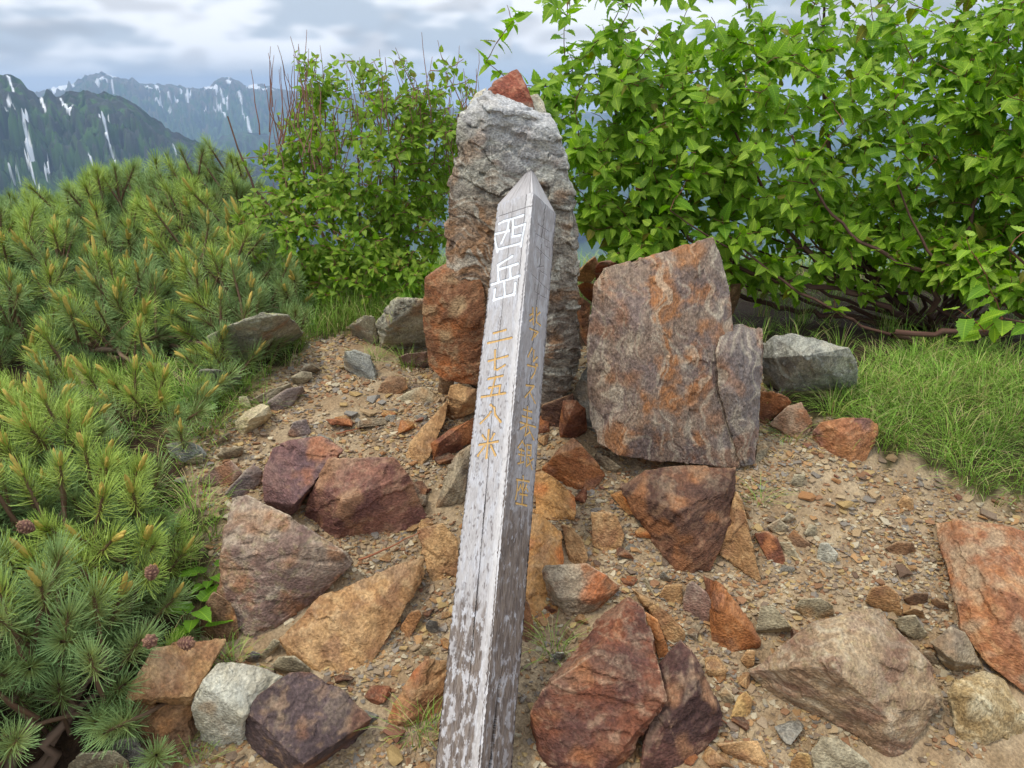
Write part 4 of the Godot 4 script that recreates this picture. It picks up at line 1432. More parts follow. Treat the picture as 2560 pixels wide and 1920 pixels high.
	for j in range(-195, 196):
		var z := -2.3 + line_pos(j)
		for i in range(-195, 196):
			var x := line_pos(i)
			V.append(Vector3(x, ground_y(x, z), z))
			var r := Vector2(x, z + 2.2).length()
			var c := sand.lerp(sand2, smoothstep(-0.25, 0.3, nb.get_noise_2d(x * 0.8, z * 0.8)))
			if r > 6.0:
				c = K(62, 84, 44)
			elif r < 5.0 and absi(i) < 120 and absi(j) < 120:
				var q := Vector2(x, z) + Vector2(nb.get_noise_2d(x * 1.2, z * 1.2), nb.get_noise_2d(x * 1.2 + 50.0, z * 1.2)) * 0.09
				for g in lawns:
					if in_poly(q, g):
						c = turf if g == lawn_right or g == lawn_back or g == lawn_left or g == lawn_front else humus
						break
			var v := 1.0 + 0.2 * nd.get_noise_2d(x * 2.0, z * 2.0)
			C.append(Color(c.r * v, c.g * v, c.b * v))
	var gr := obj("ground", grid_mesh(V, C, 391, 391), mats["soil"])
	gr.set_meta("kind", "structure")
	# ---- the big rocks
	rock(false, "standing_stone", "tall upright grey and white banded stone behind the wooden post", "standing stone", "pillar", Vector3(0, -0.463, -2.331), 5.5, [-75,458,-29,-112,448,1,-140,400,31,-154,332,41,-187,162,31,-196,87,31,-194,-49,51,-187,-211,71,-171,-371,51,44,408,71,-59,414,91,-61,183,96,104,399,31,143,331,61,163,228,61,190,148,31,195,94,31,207,-244,61,211,-351,61,192,-437,51,126,-531,71,34,-349,111,-9,-482,91,-98,-442,71,-98,352,-249,-173,31,-222,93,309,-222,188,-359,-195,112,-519,-187,-86,-440,-187])
	rock(true, "standing_stone_foot", "rust", "part", "rustbrown", Vector3(-0.184, -0.672, -2.312), 6, [-77,141,42,-35,170,32,13,192,12,99,148,72,106,16,112,96,-185,112,-90,10,42,-80,-138,52,-29,-180,72,37,32,117,-5,84,97,-45,96,-155,-3,115,-172,77,-38,-85,69,-213,-85,-93,-43,-146,-40,-208,-120])
	rock(false, "cap_stone", "small red stone perched on top of the tall standing stone", "stone", "red", Vector3(0.002, -0.007, -2.417), 5, [-75,-2,47,-57,33,37,-28,49,-3,13,63,-23,25,49,-3,39,14,47,65,-41,57,63,-60,67,9,-51,82,-23,-23,87,-45,14,67,-63,-2,-74,-48,29,-83,11,54,-133,55,-34,-66,53,-50,-57,7,-42,-45])
	rock(false, "cap_chip", "pale stone chip wedged behind the red stone on the standing stone", "stone", "white", Vector3(0.077, -0.041, -2.475), 6, [-28,25,35,0,30,15,19,6,25,26,-25,45,-14,-31,55,-21,20,-45,3,23,-62,24,-22,-37,-9,-27,-29])
	rock(false, "cap_chip", "white stone lump behind the left shoulder of the standing stone", "stone", "white", Vector3(-0.103, -0.026, -2.508), 6, [-28,-10,38,-4,18,28,24,32,18,34,-1,48,-18,-36,68,-26,-9,-42,-6,14,-50,17,25,-58,25,-2,-33,-17,-31,-17])
	rock(false, "split_block", "big upright purple grey block with orange stains right of the wooden post", "boulder", "banded", Vector3(0.427, -0.721, -2.127), 6, [-200,214,27,-172,246,-3,94,304,-43,150,330,-63,179,265,-53,202,185,-33,155,77,37,162,-85,77,254,-332,87,81,-304,127,-119,-273,137,-176,-250,97,-197,-173,77,-214,18,57,-206,128,47,-75,115,97,-41,-142,147,-109,154,-203,174,227,-256,265,-354,-124,-62,-303,-80,-146,-47,-150])
	rock(true, "split_block_piece", "grey", "part", "banded", Vector3(0.693, -0.811, -2.161), 6, [-101,155,71,-65,164,21,-6,160,-19,44,150,1,37,101,61,36,-234,121,-9,-238,131,-97,2,121,-109,114,101,-37,-2,131,3,74,-169,99,61,-187,93,18,-134,92,-275,-82,52,-279,-73,-35,30,-99])
	rock(false, "wedge_rock", "wedge shaped red brown rock propping up the big upright block", "rock", "dark", Vector3(0.49, -1.125, -1.905), 6, [-188,85,13,-120,140,7,-9,150,14,129,148,17,-42,82,151,81,98,84,117,21,81,52,-97,158,-42,-105,155,-106,-55,61,-113,-48,-199,-52,2,-204,171,9,-196,103,-211,-69,18,-218,-72])
	rock(false, "leaning_slab", "thin tan slab standing on edge right of the wedge shaped rock", "rock", "tan", Vector3(0.63, -1.152, -1.803), 6, [-13,124,-41,-4,111,-17,11,53,18,42,-86,88,-8,-68,51,-58,-39,14,7,70,-88,53,-103,18,-30,-64,-43])
	rock(false, "orange_rock", "orange brown rock just right of the post beside the big upright block", "rock", "orange", Vector3(0.187, -1.076, -2.07), 6, [-102,17,36,-68,78,73,-7,118,33,18,111,68,58,58,73,90,18,74,48,-36,101,-29,-21,72,-83,4,41,-74,-72,-138,9,17,-140,93,-71,-104,57,-118,-81,-10,-105,-107])
	rock(false, "upright_rust_stone", "dark rust stone wedged in the gap left of the big upright block", "stone", "rust", Vector3(0.189, -0.969, -2.196), 6, [-38,-53,24,-40,23,35,-32,82,38,8,89,48,37,60,46,46,-18,37,4,-54,27,-19,56,108,-23,-89,-82,-18,25,-70,15,30,-62,48,-59,-71,12,-90,-79])
	rock(false, "wedged_stone", "small grey brown stone wedged under the lower left corner of the big block", "stone", "greybrown", Vector3(0.288, -1.052, -2.064), 6, [-41,47,24,-5,40,38,38,7,44,9,-19,36,-35,-3,3,-25,5,-46,4,0,-34,40,-28,-29,16,-49,-36])
	rock(false, "gap_rock", "brown stone showing in the notch between standing stone and big block", "stone", "tan", Vector3(0.285, -0.64, -2.831), 6, [-53,-28,-1,-41,9,59,-16,66,134,12,86,125,32,39,63,26,-9,29,15,-47,-31,-23,-56,-68,-33,-49,-111,21,47,-6,37,8,-57,23,-65,-136])
	rock(false, "gap_rock", "small orange stone below the brown one in the notch beside the big block", "stone", "orange", Vector3(0.302, -0.742, -2.942), 6, [-47,35,52,-19,55,76,12,45,66,22,-4,42,15,-44,12,-19,-23,-30,-30,7,-47,19,15,-35,27,-26,-56,21,-59,-80])
	rock(false, "gap_rock", "dark shaded rock deep in the gap between standing stone and big block", "rock", "dark", Vector3(0.276, -0.826, -2.885), 7, [-44,108,46,-8,87,61,25,58,43,21,-43,60,17,-113,60,-7,-70,-29,-38,39,18,-25,53,-89,33,12,-92,27,-131,-78])
	rock(false, "back_stone", "reddish stone peeping over the left shoulder of the big block", "stone", "red", Vector3(0.335, -0.602, -2.718), 7, [-46,23,101,-39,51,131,-9,60,137,24,50,140,47,-29,-54,-10,-76,-152,-27,0,-4,-22,23,20,30,22,28,50,-43,-133,2,-82,-214])
	rock(false, "dark_gap_rock", "dark brown rock under the foot of the standing stone", "rock", "dark", Vector3(0.154, -0.996, -2.293), 7, [-63,27,77,-59,74,87,37,115,84,55,47,75,40,-29,97,-43,-23,75,-44,-42,-87,-41,-2,-79,42,33,-81,57,-25,-89,45,-90,-70,-26,-85,-89])
	rock(false, "gap_rock", "grey shaded rock at the bottom of the gap left of the big block", "rock", "grey", Vector3(0.244, -0.942, -2.312), 7, [-14,88,-15,1,109,-18,29,71,-32,32,-20,66,17,-82,144,-43,-39,21,-54,2,15,10,56,-103,36,-51,-33,23,-103,32,-36,-32,-76])
	rock(false, "rock", "tan rock directly left of the post with a flat pale top", "rock", "tan", Vector3(-0.169, -0.945, -2.291), 6, [-45,-33,31,-34,47,69,-26,79,60,3,89,62,60,75,74,67,-6,43,-22,-56,43,21,38,99,-49,-85,-113,-33,11,-88,40,8,-76,46,-62,-102,-29,-104,-102])
	rock(false, "rock", "long tan slab slanting left of the post above the purple rocks", "rock", "tan", Vector3(-0.264, -1.011, -2.153), 6, [-61,-45,70,-46,12,53,38,83,-34,60,95,-75,58,58,-19,15,-22,85,-18,-58,99,-61,-77,-27,41,40,-149,-25,-87,-3])
	rock(false, "rock", "rust red rock between the slanting tan slab and the post", "rock", "rust", Vector3(-0.192, -1.022, -2.155), 6, [-57,27,70,2,72,60,77,99,41,80,21,35,1,-26,53,-53,-34,72,-25,38,92,-59,-32,-58,-9,5,-66,54,29,-82,57,-37,-87,-10,-77,-72,-56,-84,-56])
	rock(false, "rock", "grey brown rock half hidden behind the left side of the post", "rock", "greybrown", Vector3(-0.175, -1.084, -1.99), 6, [-53,-53,66,-30,8,47,-8,73,18,22,107,12,59,120,-14,50,-22,48,-9,-58,58,4,33,74,-57,-117,-78,39,31,-147,-19,-122,-85])
	rock(false, "rock", "smooth purple rock with an orange corner, leaning on its neighbour", "rock", "purple", Vector3(-0.653, -1.06, -1.997), 6, [-53,30,88,-31,109,38,22,133,41,114,147,40,180,118,69,54,-4,161,-46,-21,110,11,-89,97,-57,-73,68,-103,-67,-100,-84,2,-143,43,35,-142,102,10,-116,-47,-172,-92,-106,-158,-118])
	rock(false, "rock", "broad red purple rock left of the post with a faceted front", "rock", "redpurple", Vector3(-0.435, -1.107, -1.942), 6, [-116,82,70,-74,151,40,109,160,47,145,116,56,-20,69,128,59,94,106,206,-49,53,139,-65,82,-59,-77,105,-170,-42,41,-112,21,-161,51,29,-155,138,-156,-149,-98,-182,-103,-197,-151,-159])
	rock(false, "rock", "large triangular mauve rock with pale edges and a lichen spot", "boulder", "triangle", Vector3(-0.631, -1.178, -1.723), 6, [-109,174,-45,-68,186,-42,54,158,14,136,100,27,193,60,30,213,14,17,126,-64,59,48,-112,95,-31,-138,148,-97,-75,120,-133,-47,90,-107,82,64,83,96,64,-157,39,-208,-12,24,-156,128,-103,-153,-88,-237,-38,-178,-157,-88])
	rock(false, "slab", "broad flat tan slab lying half buried left of the post", "rock", "tan", Vector3(-0.401, -1.282, -1.631), 6, [-183,-1,89,-90,75,14,80,119,-51,161,125,-90,170,80,-78,122,29,28,40,-60,131,-14,-81,156,-137,-61,111,44,68,42,-174,-69,-12,-95,-5,-75,117,37,-163,125,0,-154,-31,-137,44,-135,-120,7])
	rock(false, "rock", "brown rock tucked under the left corner of the triangular rock", "rock", "brown", Vector3(-0.763, -1.283, -1.619), 7, [-48,-24,25,-11,73,34,18,114,30,60,86,34,70,-31,39,14,-37,51,-87,-97,-77,-30,20,-72,14,-103,-64])
	rock(false, "slab", "tan lozenge slab resting on a brown rock, lower left", "rock", "tan", Vector3(-0.797, -1.267, -1.403), 6, [-44,31,108,-29,68,68,-19,87,11,17,75,-23,60,53,-62,115,44,-73,83,3,69,64,-42,45,-10,-32,55,-67,-22,65,-79,-44,13,-59,4,-70,55,-32,-141,12,-105,-41,-99,-89,-24])
	rock(false, "rock", "rounded brown rock carrying the tan lozenge slab", "rock", "brown", Vector3(-0.844, -1.428, -1.409), 6, [-100,40,17,-37,124,54,33,124,54,105,111,37,114,32,38,98,8,84,63,2,104,-36,18,51,38,84,80,-170,-102,-121,-115,-27,-88,11,-39,-103,18,-109,-102,5,-130,-61,-27,-135,-44])
	rock(false, "rock", "white rock with rust streaks, between a tan slab and a dark slab", "rock", "white", Vector3(-0.657, -1.332, -1.392), 5, [-54,66,61,-33,108,53,-3,131,21,27,122,12,100,90,-7,131,65,-10,111,28,-15,59,35,79,29,-83,48,-22,-84,53,-63,-71,42,-62,29,56,-52,14,-87,64,-44,-114,-24,-171,-64,-104,-161,-69,-103,-75,-57])
	rock(false, "slab", "flat topped dark purple slab at the bottom left of the post", "rock", "darkpurple", Vector3(-0.479, -1.352, -1.369), 6, [-126,60,38,-91,80,17,-31,106,-20,15,98,-35,97,74,-3,162,23,31,34,9,145,2,-75,115,-136,-44,29,149,-36,4,-141,-40,-59,-59,-1,-109,50,-28,-95,106,-71,-65,-31,-156,7])
	rock(false, "rock", "pale rock with a rust patch cut by the bottom edge of the photo", "rock", "pale", Vector3(-0.925, -1.407, -1.283), 7, [-63,-9,23,-32,53,47,9,91,54,71,82,37,92,44,31,75,-28,15,-111,-95,-60,-50,-10,-33,3,-17,-48,6,-111,-67])
	rock(false, "stone", "small grey stone beside the pale rock at the bottom left", "stone", "grey", Vector3(-0.878, -1.417, -1.324), 7, [-16,52,27,1,65,26,34,67,19,50,13,16,50,-14,43,-7,-2,36,-48,-12,-29,-33,-1,-29,-6,1,-35,8,-44,-38,8,-66,-16,-40,-57,-21])
	rock(false, "boulder", "large maroon boulder with a pale top face, bottom right of the post", "boulder", "bigred", Vector3(0.211, -1.344, -1.427), 5, [-167,30,87,-142,85,75,-23,152,35,79,185,-127,110,173,-103,125,119,54,130,78,100,102,-7,80,34,-83,130,-65,-98,196,-134,-87,145,-162,-63,63,9,139,-115,-123,-173,-134,105,-30,-332,152,-129,-121,-29,-291,-32])
	rock(false, "rock", "dark maroon rock pressed against the right side of the large maroon boulder", "rock", "maroon", Vector3(0.395, -1.361, -1.383), 6, [-51,115,-40,-1,165,-66,18,155,-41,20,102,33,91,26,25,77,-24,43,-5,-69,96,-112,-72,112,-104,-22,107,-47,51,74,34,27,-180,114,-95,-100,30,-178,-38,-63,-181,-24])
	rock(false, "boulder", "biggest grey brown boulder lying on gravel at the lower right", "boulder", "bigbrown", Vector3(0.835, -1.335, -1.483), 6, [-260,20,10,-179,112,8,-125,155,-1,-42,183,-5,42,177,-20,77,147,17,149,80,50,172,15,84,152,-19,105,74,-83,152,25,-88,167,-35,-77,131,-229,-28,7,-128,151,142,7,25,174,-129,160,46,-119,-176,-205,6,-51,-215,160,-31,-232,280,-180,-137,190,-271,-74,-90,-220,-207])
	rock(false, "slab", "orange red slab cut by the right edge of the photo", "boulder", "rightorange", Vector3(1.291, -1.236, -1.677), 6, [-108,107,-170,-78,141,-138,45,145,-96,171,122,-52,83,-47,192,-38,-130,256,-132,-70,185,-161,-34,110,-156,16,61,-106,95,-50,-86,79,145,23,-23,-310,268,-9,-206,191,-159,9,84,-231,65])
	rock(false, "rock", "pale golden rock in the lower right corner below the orange slab", "rock", "palegold", Vector3(1.133, -1.381, -1.425), 6, [-121,73,27,-103,102,21,-26,109,3,17,93,11,61,24,55,58,-27,62,-36,-36,89,-99,-30,71,-92,106,83,-21,-39,-83,-5,-15,-88,99,-22,-97,137,-82,-58,134,-126,-52,-2,-129,-44])
	rock(false, "rock", "grey brown block between the biggest boulder and the orange slab", "rock", "greybrown", Vector3(1.123, -1.321, -1.544), 6, [-96,54,23,-50,95,19,-13,81,21,34,-2,45,43,-16,34,-26,-28,38,-62,3,35,-59,41,78,-28,-18,-55,12,16,-58,42,4,-56,82,-65,-36,89,-78,-45,32,-88,-42])
	rock(false, "rock", "squarish grey stone behind the biggest boulder", "stone", "greytan", Vector3(1.03, -1.293, -1.605), 7, [-60,35,13,-46,55,24,-20,65,31,23,7,30,28,-11,26,-5,-13,31,-41,11,22,-8,-24,-55,25,1,-40,66,-62,-43,38,-64,-39])
	rock(false, "rock", "grey wedge stone with a flat front between orange rock and boulder", "stone", "greytan", Vector3(0.675, -1.293, -1.625), 6, [-51,4,35,-49,76,28,-17,86,34,27,35,58,40,-4,31,-2,-11,26,-42,-11,25,-14,-51,-40,-12,8,-46,15,17,-40,51,-26,-21,62,-58,-43,-7,-64,-48])
	rock(false, "rock", "pointed bright orange rock right of the maroon boulder", "rock", "orange", Vector3(0.565, -1.281, -1.638), 6, [-51,67,-86,-37,101,-7,-19,99,24,13,60,49,59,-14,82,61,-32,77,-11,-47,89,-58,-36,67,-59,33,25,-48,88,72,-9,-21,-174,3,7,-106,85,-90,-31,87,-105,-35,-15,-110,-44])
	rock(false, "rock", "reddish stone beside the pointed bright orange rock", "stone", "redgrey", Vector3(0.486, -1.262, -1.663), 6, [-41,30,19,-36,70,15,-21,84,14,12,61,35,27,30,45,19,-34,49,-8,-27,34,-37,-9,19,-13,-30,-57,3,16,-61,44,-30,-35,37,-83,-32,14,-77,-44])
	rock(false, "slab", "flat rusty rock with a grey corner right of the post", "rock", "rustgrey", Vector3(0.175, -1.238, -1.692), 6, [-97,80,27,-89,93,27,20,95,24,73,67,27,111,4,10,43,-43,46,-30,-48,57,-76,-22,24,-57,21,69,38,21,69,-73,2,-68,-66,12,-68,71,-10,-68,103,-63,-82,45,-103,-52,-17,-107,-42])
	rock(false, "slab", "tan block against the left side of the post below the broad rock", "rock", "tan", Vector3(-0.203, -1.189, -1.795), 6, [-59,64,-13,-15,82,1,17,95,1,58,57,23,60,-50,62,-9,-56,74,-26,-30,62,-59,2,-89,6,28,-77,41,-93,-27,-16,-98,-16])
	rock(false, "slab", "tan slab against the left side of the post at the bottom", "rock", "tanrust", Vector3(-0.223, -1.358, -1.439), 6, [-77,-34,58,-56,23,44,-7,78,4,22,98,-11,71,79,-27,72,-32,26,-27,-46,65,-24,0,73,-77,-93,-19,6,17,-77,48,1,-90,49,-92,-45])
	rock(false, "slab", "upright tan slab below the orange brown rock", "rock", "tan", Vector3(0.269, -1.163, -1.85), 6, [-51,71,5,-13,71,5,21,66,14,43,15,36,25,-44,55,-17,-29,45,-46,-22,33,-33,19,-58,26,15,-51,44,-27,-33,30,-76,-17,-30,-58,-35])
	rock(false, "slab", "narrow tan slab between two tan slabs right of the post", "stone", "tan", Vector3(0.176, -1.191, -1.824), 7, [-39,59,-19,-14,64,-4,17,43,34,31,-7,49,18,-21,58,-20,-24,45,-27,14,-70,-6,18,-57,31,-40,-13,20,-52,-6,-11,-55,-16])
	rock(false, "slab", "orange slab emerging from behind the right side of the post", "rock", "orangetan", Vector3(0.129, -1.12, -1.969), 6, [-68,74,-12,-41,83,-10,3,69,16,51,33,47,55,-6,80,46,-26,81,-60,-26,81,-51,8,-108,9,4,-84,53,-60,-30,45,-77,-30,-44,-77,-30])
	rock(false, "slab", "long golden slab running down along the right side of the post", "rock", "orangetan", Vector3(0.089, -1.214, -1.779), 6, [-49,110,-68,-6,122,-65,45,80,-36,52,22,13,31,-58,135,-24,-93,186,-51,-52,143,-36,26,-148,1,36,-146,50,-48,-80,-15,-145,66])
	rock(false, "slab", "dark rust slab edge under the right side of the post", "stone", "dark", Vector3(0.037, -1.299, -1.621), 7, [-7,74,-12,7,78,6,23,7,38,-3,-23,60,-19,-2,38,-4,17,-68,20,-39,-26,-1,-65,-8,-14,-47,-27])
	rock(false, "slab", "thin tan slab on edge behind the large maroon boulder", "rock", "tan", Vector3(0.388, -1.278, -1.619), 7, [-80,75,-32,-61,73,-1,4,46,26,45,6,54,49,-29,47,12,-31,51,-52,11,-93,56,-75,-28,26,-77,-25])
	rock(false, "rock", "small orange stone behind the maroon boulder", "stone", "orange", Vector3(0.371, -1.308, -1.585), 7, [-32,68,-18,-6,67,11,28,-17,49,-5,-22,60,-20,20,-6,-13,10,-72,37,-61,-16,10,-65,-7])
	rock(false, "boulder", "grey boulder in the grass under the birch branches", "boulder", "greyboulder", Vector3(0.982, -0.85, -2.418), 8, [-173,37,85,-170,80,70,-146,117,87,-90,132,110,-67,129,127,10,106,137,87,89,127,119,52,112,193,-90,9,78,-116,-21,-66,-118,-5,-114,-94,-32,-85,89,205,-51,-56,-180,-26,15,-179,181,-10,-142,276,-169,-248,45,-194,-260])
	rock(false, "rock", "orange rock in grass right of the big upright block", "rock", "orange", Vector3(0.851, -0.964, -2.293), 7, [-60,-34,36,-66,67,32,-28,78,64,24,58,64,38,40,60,8,-7,48,-41,-39,56,-8,-77,-83,-13,9,-87,63,2,-60,75,-14,-64,8,-81,-67])
	rock(false, "rock", "grey and rust rock between two orange rocks at the grass edge", "rock", "greyrust", Vector3(0.91, -0.991, -2.23), 7, [-104,13,43,-53,73,42,-8,85,34,-2,70,53,-9,57,60,27,19,56,43,-24,33,-1,-37,74,-37,-29,47,-41,-38,-76,2,12,-77,40,23,-84,83,-70,-84,46,-81,-50,16,-73,-73])
	rock(false, "rock", "blocky orange rock with a purple corner at the edge of the grass", "rock", "orangepurple", Vector3(1.04, -1.012, -2.158), 6, [-114,29,19,-97,65,29,-39,89,46,41,88,47,66,68,48,66,22,61,30,-51,93,-11,-56,103,-75,-34,53,-103,-10,15,-45,51,88,-30,-42,-125,-15,-11,-116,103,9,-101,125,-9,-101,94,-111,-62,4,-96,-96])
	rock(false, "rock", "brown rock behind the right shoulder of the big block", "rock", "brown", Vector3(0.887, -0.8, -3.003), 8, [-39,-85,-2,-56,14,72,-31,94,90,18,94,66,26,25,17,13,-75,-13,-7,-93,-88,-1,54,-12,40,55,-32,37,-84,-97])
	rock(false, "rock", "small tan stone touching the right foot of the big block", "stone", "greytan", Vector3(0.764, -1.039, -2.104), 7, [-30,-17,43,-22,34,19,-2,44,18,16,26,13,-8,-24,35,-8,-37,-11,-1,5,-31,15,13,-32,30,-2,-36,10,-42,-18])
	rock(false, "boulder", "lichen spotted grey boulder at the foot of the dwarf pine", "boulder", "lichen", Vector3(-0.94, -0.849, -2.659), 8, [-123,44,122,-59,88,191,25,131,239,123,170,246,167,160,251,184,139,179,184,87,89,166,15,-43,124,-40,-158,21,-85,-33,-36,-98,17,-84,-99,34,-159,-99,34,-202,-45,-153,-145,-7,-92,70,39,-103,54,-70,-299,-74,-159,-290,-234,-172,-231])
	rock(false, "rock", "pale grey rock in grass at the pine edge", "rock", "grey", Vector3(-1.02, -0.94, -2.459), 8, [-69,4,26,-14,75,88,59,89,121,98,72,103,105,32,41,75,-12,-5,43,-30,53,-48,-27,28,-111,-46,-109,-65,14,-57,36,-23,-96,-16,-75,-86,-93,-72,-107])
	rock(false, "stone", "rounded cream white stone at the edge of the left grass", "stone", "cream", Vector3(-0.831, -0.983, -2.233), 6, [-50,2,23,-10,39,32,42,63,18,71,61,25,77,30,30,46,-4,9,-17,-37,52,-40,-33,39,28,40,91,-71,-34,-62,-37,-3,-54,30,16,-60,35,-10,-56,-43,-66,-37,-62,-63,-49])
	rock(false, "stone", "small cream white pebble behind the rounded cream stone", "stone", "cream", Vector3(-0.884, -0.962, -2.325), 7, [-9,12,30,-4,32,32,20,33,26,28,13,24,28,-15,17,0,-14,13,-25,-10,-23,-21,6,-22,-2,7,-26,5,-32,-34,-18,-32,-37])
	rock(false, "rock", "dull purple strip of rock behind the rounded cream stone", "rock", "purplegrey", Vector3(-0.748, -0.954, -2.35), 8, [-44,11,71,3,34,56,15,46,45,57,43,10,52,19,-20,27,-12,37,-26,-39,69,-62,-25,-24,-13,5,-45,22,2,-74,17,-18,-99,-48,-66,-25])
	rock(false, "rock", "long grey stone strip beside the dull purple strip", "stone", "greytan", Vector3(-0.817, -0.962, -2.391), 9, [-46,8,66,10,33,42,77,48,10,71,21,-9,6,-7,44,-51,-18,45,-60,-19,-11,41,14,-57,36,-8,-73,-18,-32,-29,-65,-40,-28])
	rock(false, "rock", "flat grey green stone at the path edge left of the lichen rocks", "stone", "greytan", Vector3(-0.735, -0.943, -2.497), 9, [-19,28,60,13,41,35,43,32,24,46,12,28,5,-18,27,-28,-8,24,-35,-2,-17,16,2,-47,18,-15,-43,-15,-40,-44,-43,-31,-46])
	rock(false, "rock", "grey brown stone just behind the flat grey green one", "stone", "greybrown", Vector3(-0.722, -0.925, -2.555), 9, [-22,6,60,-2,28,46,21,29,36,39,1,9,11,-18,-5,-37,-20,-18,-21,-2,-30,-2,-1,-38,13,-24,-60])
	rock(false, "rock", "grey rock with yellow lichen left of the standing stone", "boulder", "lichen", Vector3(-0.403, -0.815, -2.744), 7, [-106,3,5,-22,116,136,7,143,175,109,149,220,118,18,96,92,-124,-64,-108,-124,-64,-32,36,135,-116,-43,-155,-20,76,-10,67,81,28,75,-30,-77,53,-151,-213,-117,-151,-213])
	rock(false, "rock", "low striped rock with lichen beside the larger lichen rock", "rock", "lichen", Vector3(-0.578, -0.876, -2.88), 8, [-62,10,-1,-7,47,82,19,86,110,60,85,129,70,56,94,55,-51,30,30,-61,29,-57,-49,-45,-76,-30,-123,-8,34,-30,26,33,-15,22,-81,-98,-72,-79,-161])
	rock(false, "rock", "blue grey stone on edge at the far side of the gravel", "stone", "greyblue", Vector3(-0.544, -0.924, -2.567), 8, [-57,21,8,-46,69,29,-1,78,46,46,58,46,72,-12,45,75,-37,89,1,-32,40,-51,-18,-3,-66,-13,-80,-57,27,-61,20,17,-47,41,-41,-48,43,-61,-12,-18,-57,-52])
	rock(false, "rock", "grey red stone in grass left of the standing stone", "stone", "redgrey", Vector3(-0.356, -0.925, -2.629), 8, [-57,25,27,-17,53,64,55,62,70,59,-4,27,26,-25,36,-47,-22,-6,-57,-3,-46,36,28,-11,39,-27,-47,12,-44,-39,-49,-42,-74])
	rock(false, "stone", "small upright grey brown stone at the foot of the standing stone", "stone", "greybrown", Vector3(-0.227, -0.94, -2.417), 7, [-27,-19,2,-14,54,47,12,64,50,36,53,57,23,-31,15,-9,-31,15,-28,-38,-58,-17,22,-21,24,21,-13,13,-48,-47,-13,-48,-47])
	rock(false, "rock", "brown stone on the gravel behind the grey flat stones", "stone", "brown", Vector3(-0.407, -0.947, -2.439), 8, [-49,-4,42,-32,27,35,-14,41,11,46,39,22,57,6,40,10,-25,52,-52,-29,-33,-23,7,-59,26,6,-50,35,-21,-35,-4,-47,-25])
	rock(false, "rock", "flat grey tan stone left of the post on gravel", "stone", "greytan", Vector3(-0.316, -0.963, -2.37), 8, [-77,-5,15,-39,24,18,11,38,-3,59,24,18,75,2,32,12,-18,31,-29,-17,26,-70,-25,-39,-39,-1,-36,42,-1,-36,55,-20,-26])
	rock(false, "rock", "grey purple flat stone just behind the smooth purple rock", "stone", "purplegrey", Vector3(-0.673, -1.001, -2.193), 7, [-29,1,42,-9,38,23,29,42,9,47,-2,22,17,-15,30,-16,-22,20,-41,-26,-22,-25,4,-38,6,8,-49,21,-28,-39])
	rock(false, "rock", "pale blue grey flat rock near the pine tips", "rock", "greyblue", Vector3(-0.987, -1.039, -2.099), 8, [-65,36,10,-2,54,15,52,37,30,64,10,24,51,-16,37,0,-24,33,-53,-4,11,-80,4,-45,17,5,-29,27,-18,-34,16,-39,-23,-26,-46,-27])
	rock(false, "rock", "tan grey rock poking from under the dwarf pine", "rock", "greytan", Vector3(-1.059, -1.007, -2.189), 9, [-29,9,33,-1,38,35,46,47,37,62,20,30,28,-16,16,-22,-18,24,-49,-17,-26,-26,7,-25,12,15,-23,25,-8,-28,-3,-37,-40,-44,-39,-33])
	rock(false, "rock", "grey brown flat stone among gravel left of the purple rock", "stone", "greybrown", Vector3(-0.865, -1.042, -2.108), 8, [-28,11,37,-10,35,28,56,41,37,53,15,28,28,-3,24,-26,-12,22,-45,-17,-23,-30,2,-31,24,8,-24,22,-14,-30,1,-29,-34,-43,-37,-35])
	rock(false, "rock", "dusky red grey flat rock below the cream stone", "rock", "redgrey", Vector3(-0.875, -1.08, -2.031), 7, [-50,8,43,-3,45,30,47,63,15,78,27,26,59,-2,24,26,-19,38,-46,-17,34,-67,-26,-25,-28,5,-36,13,20,-49,39,-10,-39,-4,-48,-30,-64,-46,-33])
	rock(false, "rock", "slaty grey flat rock touching the smooth purple rock", "rock", "purplegrey", Vector3(-0.796, -1.092, -2.003), 7, [-37,0,53,-2,37,40,37,70,-5,62,45,4,54,11,14,12,-23,40,-36,-27,47,-55,-33,-18,7,25,-66,27,4,-58,-14,-53,-29,-54,-56,-23])
	rock(false, "rock", "pale yellowish stone chip on the blue grey flat rock", "stone", "greytan", Vector3(-0.968, -1.052, -2.08), 9, [-27,4,23,23,32,29,41,35,23,38,4,23,-19,-11,13,-43,-19,-26,13,6,-26,11,-19,-26,-36,-32,-34])
	rock(false, "stone", "slim pale stone before the grass left of the cream stone", "stone", "greytan", Vector3(-0.897, -1.012, -2.158), 9, [-25,-6,30,20,28,19,32,27,21,21,1,10,-19,-19,11,-37,-23,-15,0,4,-24,9,4,-21,0,-17,-31])
	rock(false, "stone", "flat grey green stone touching the back of the biggest boulder", "stone", "greytan", Vector3(0.795, -1.27, -1.654), 8, [-62,16,14,-53,45,20,-5,54,29,29,38,36,40,7,33,-23,-22,31,-25,-28,-43,-17,-4,-38,50,-10,-25,60,-36,-27,7,-60,-29])
	rock(false, "stone", "tan stone with a dark patch behind the biggest boulder", "stone", "tan", Vector3(0.978, -1.256, -1.669), 8, [-55,10,14,-48,53,19,-11,64,21,16,47,30,32,-13,41,21,-29,33,-28,-12,17,-13,-32,-42,-7,3,-38,23,13,-36,59,-52,-20,9,-50,-39])
	rock(false, "stone", "brown stone right of the tan stone with a dark patch", "stone", "brown", Vector3(1.075, -1.261, -1.678), 8, [-51,18,17,-30,44,29,13,36,19,18,-1,15,-19,-13,19,-17,-14,-25,36,1,-24,40,-30,-27,10,-40,-23])
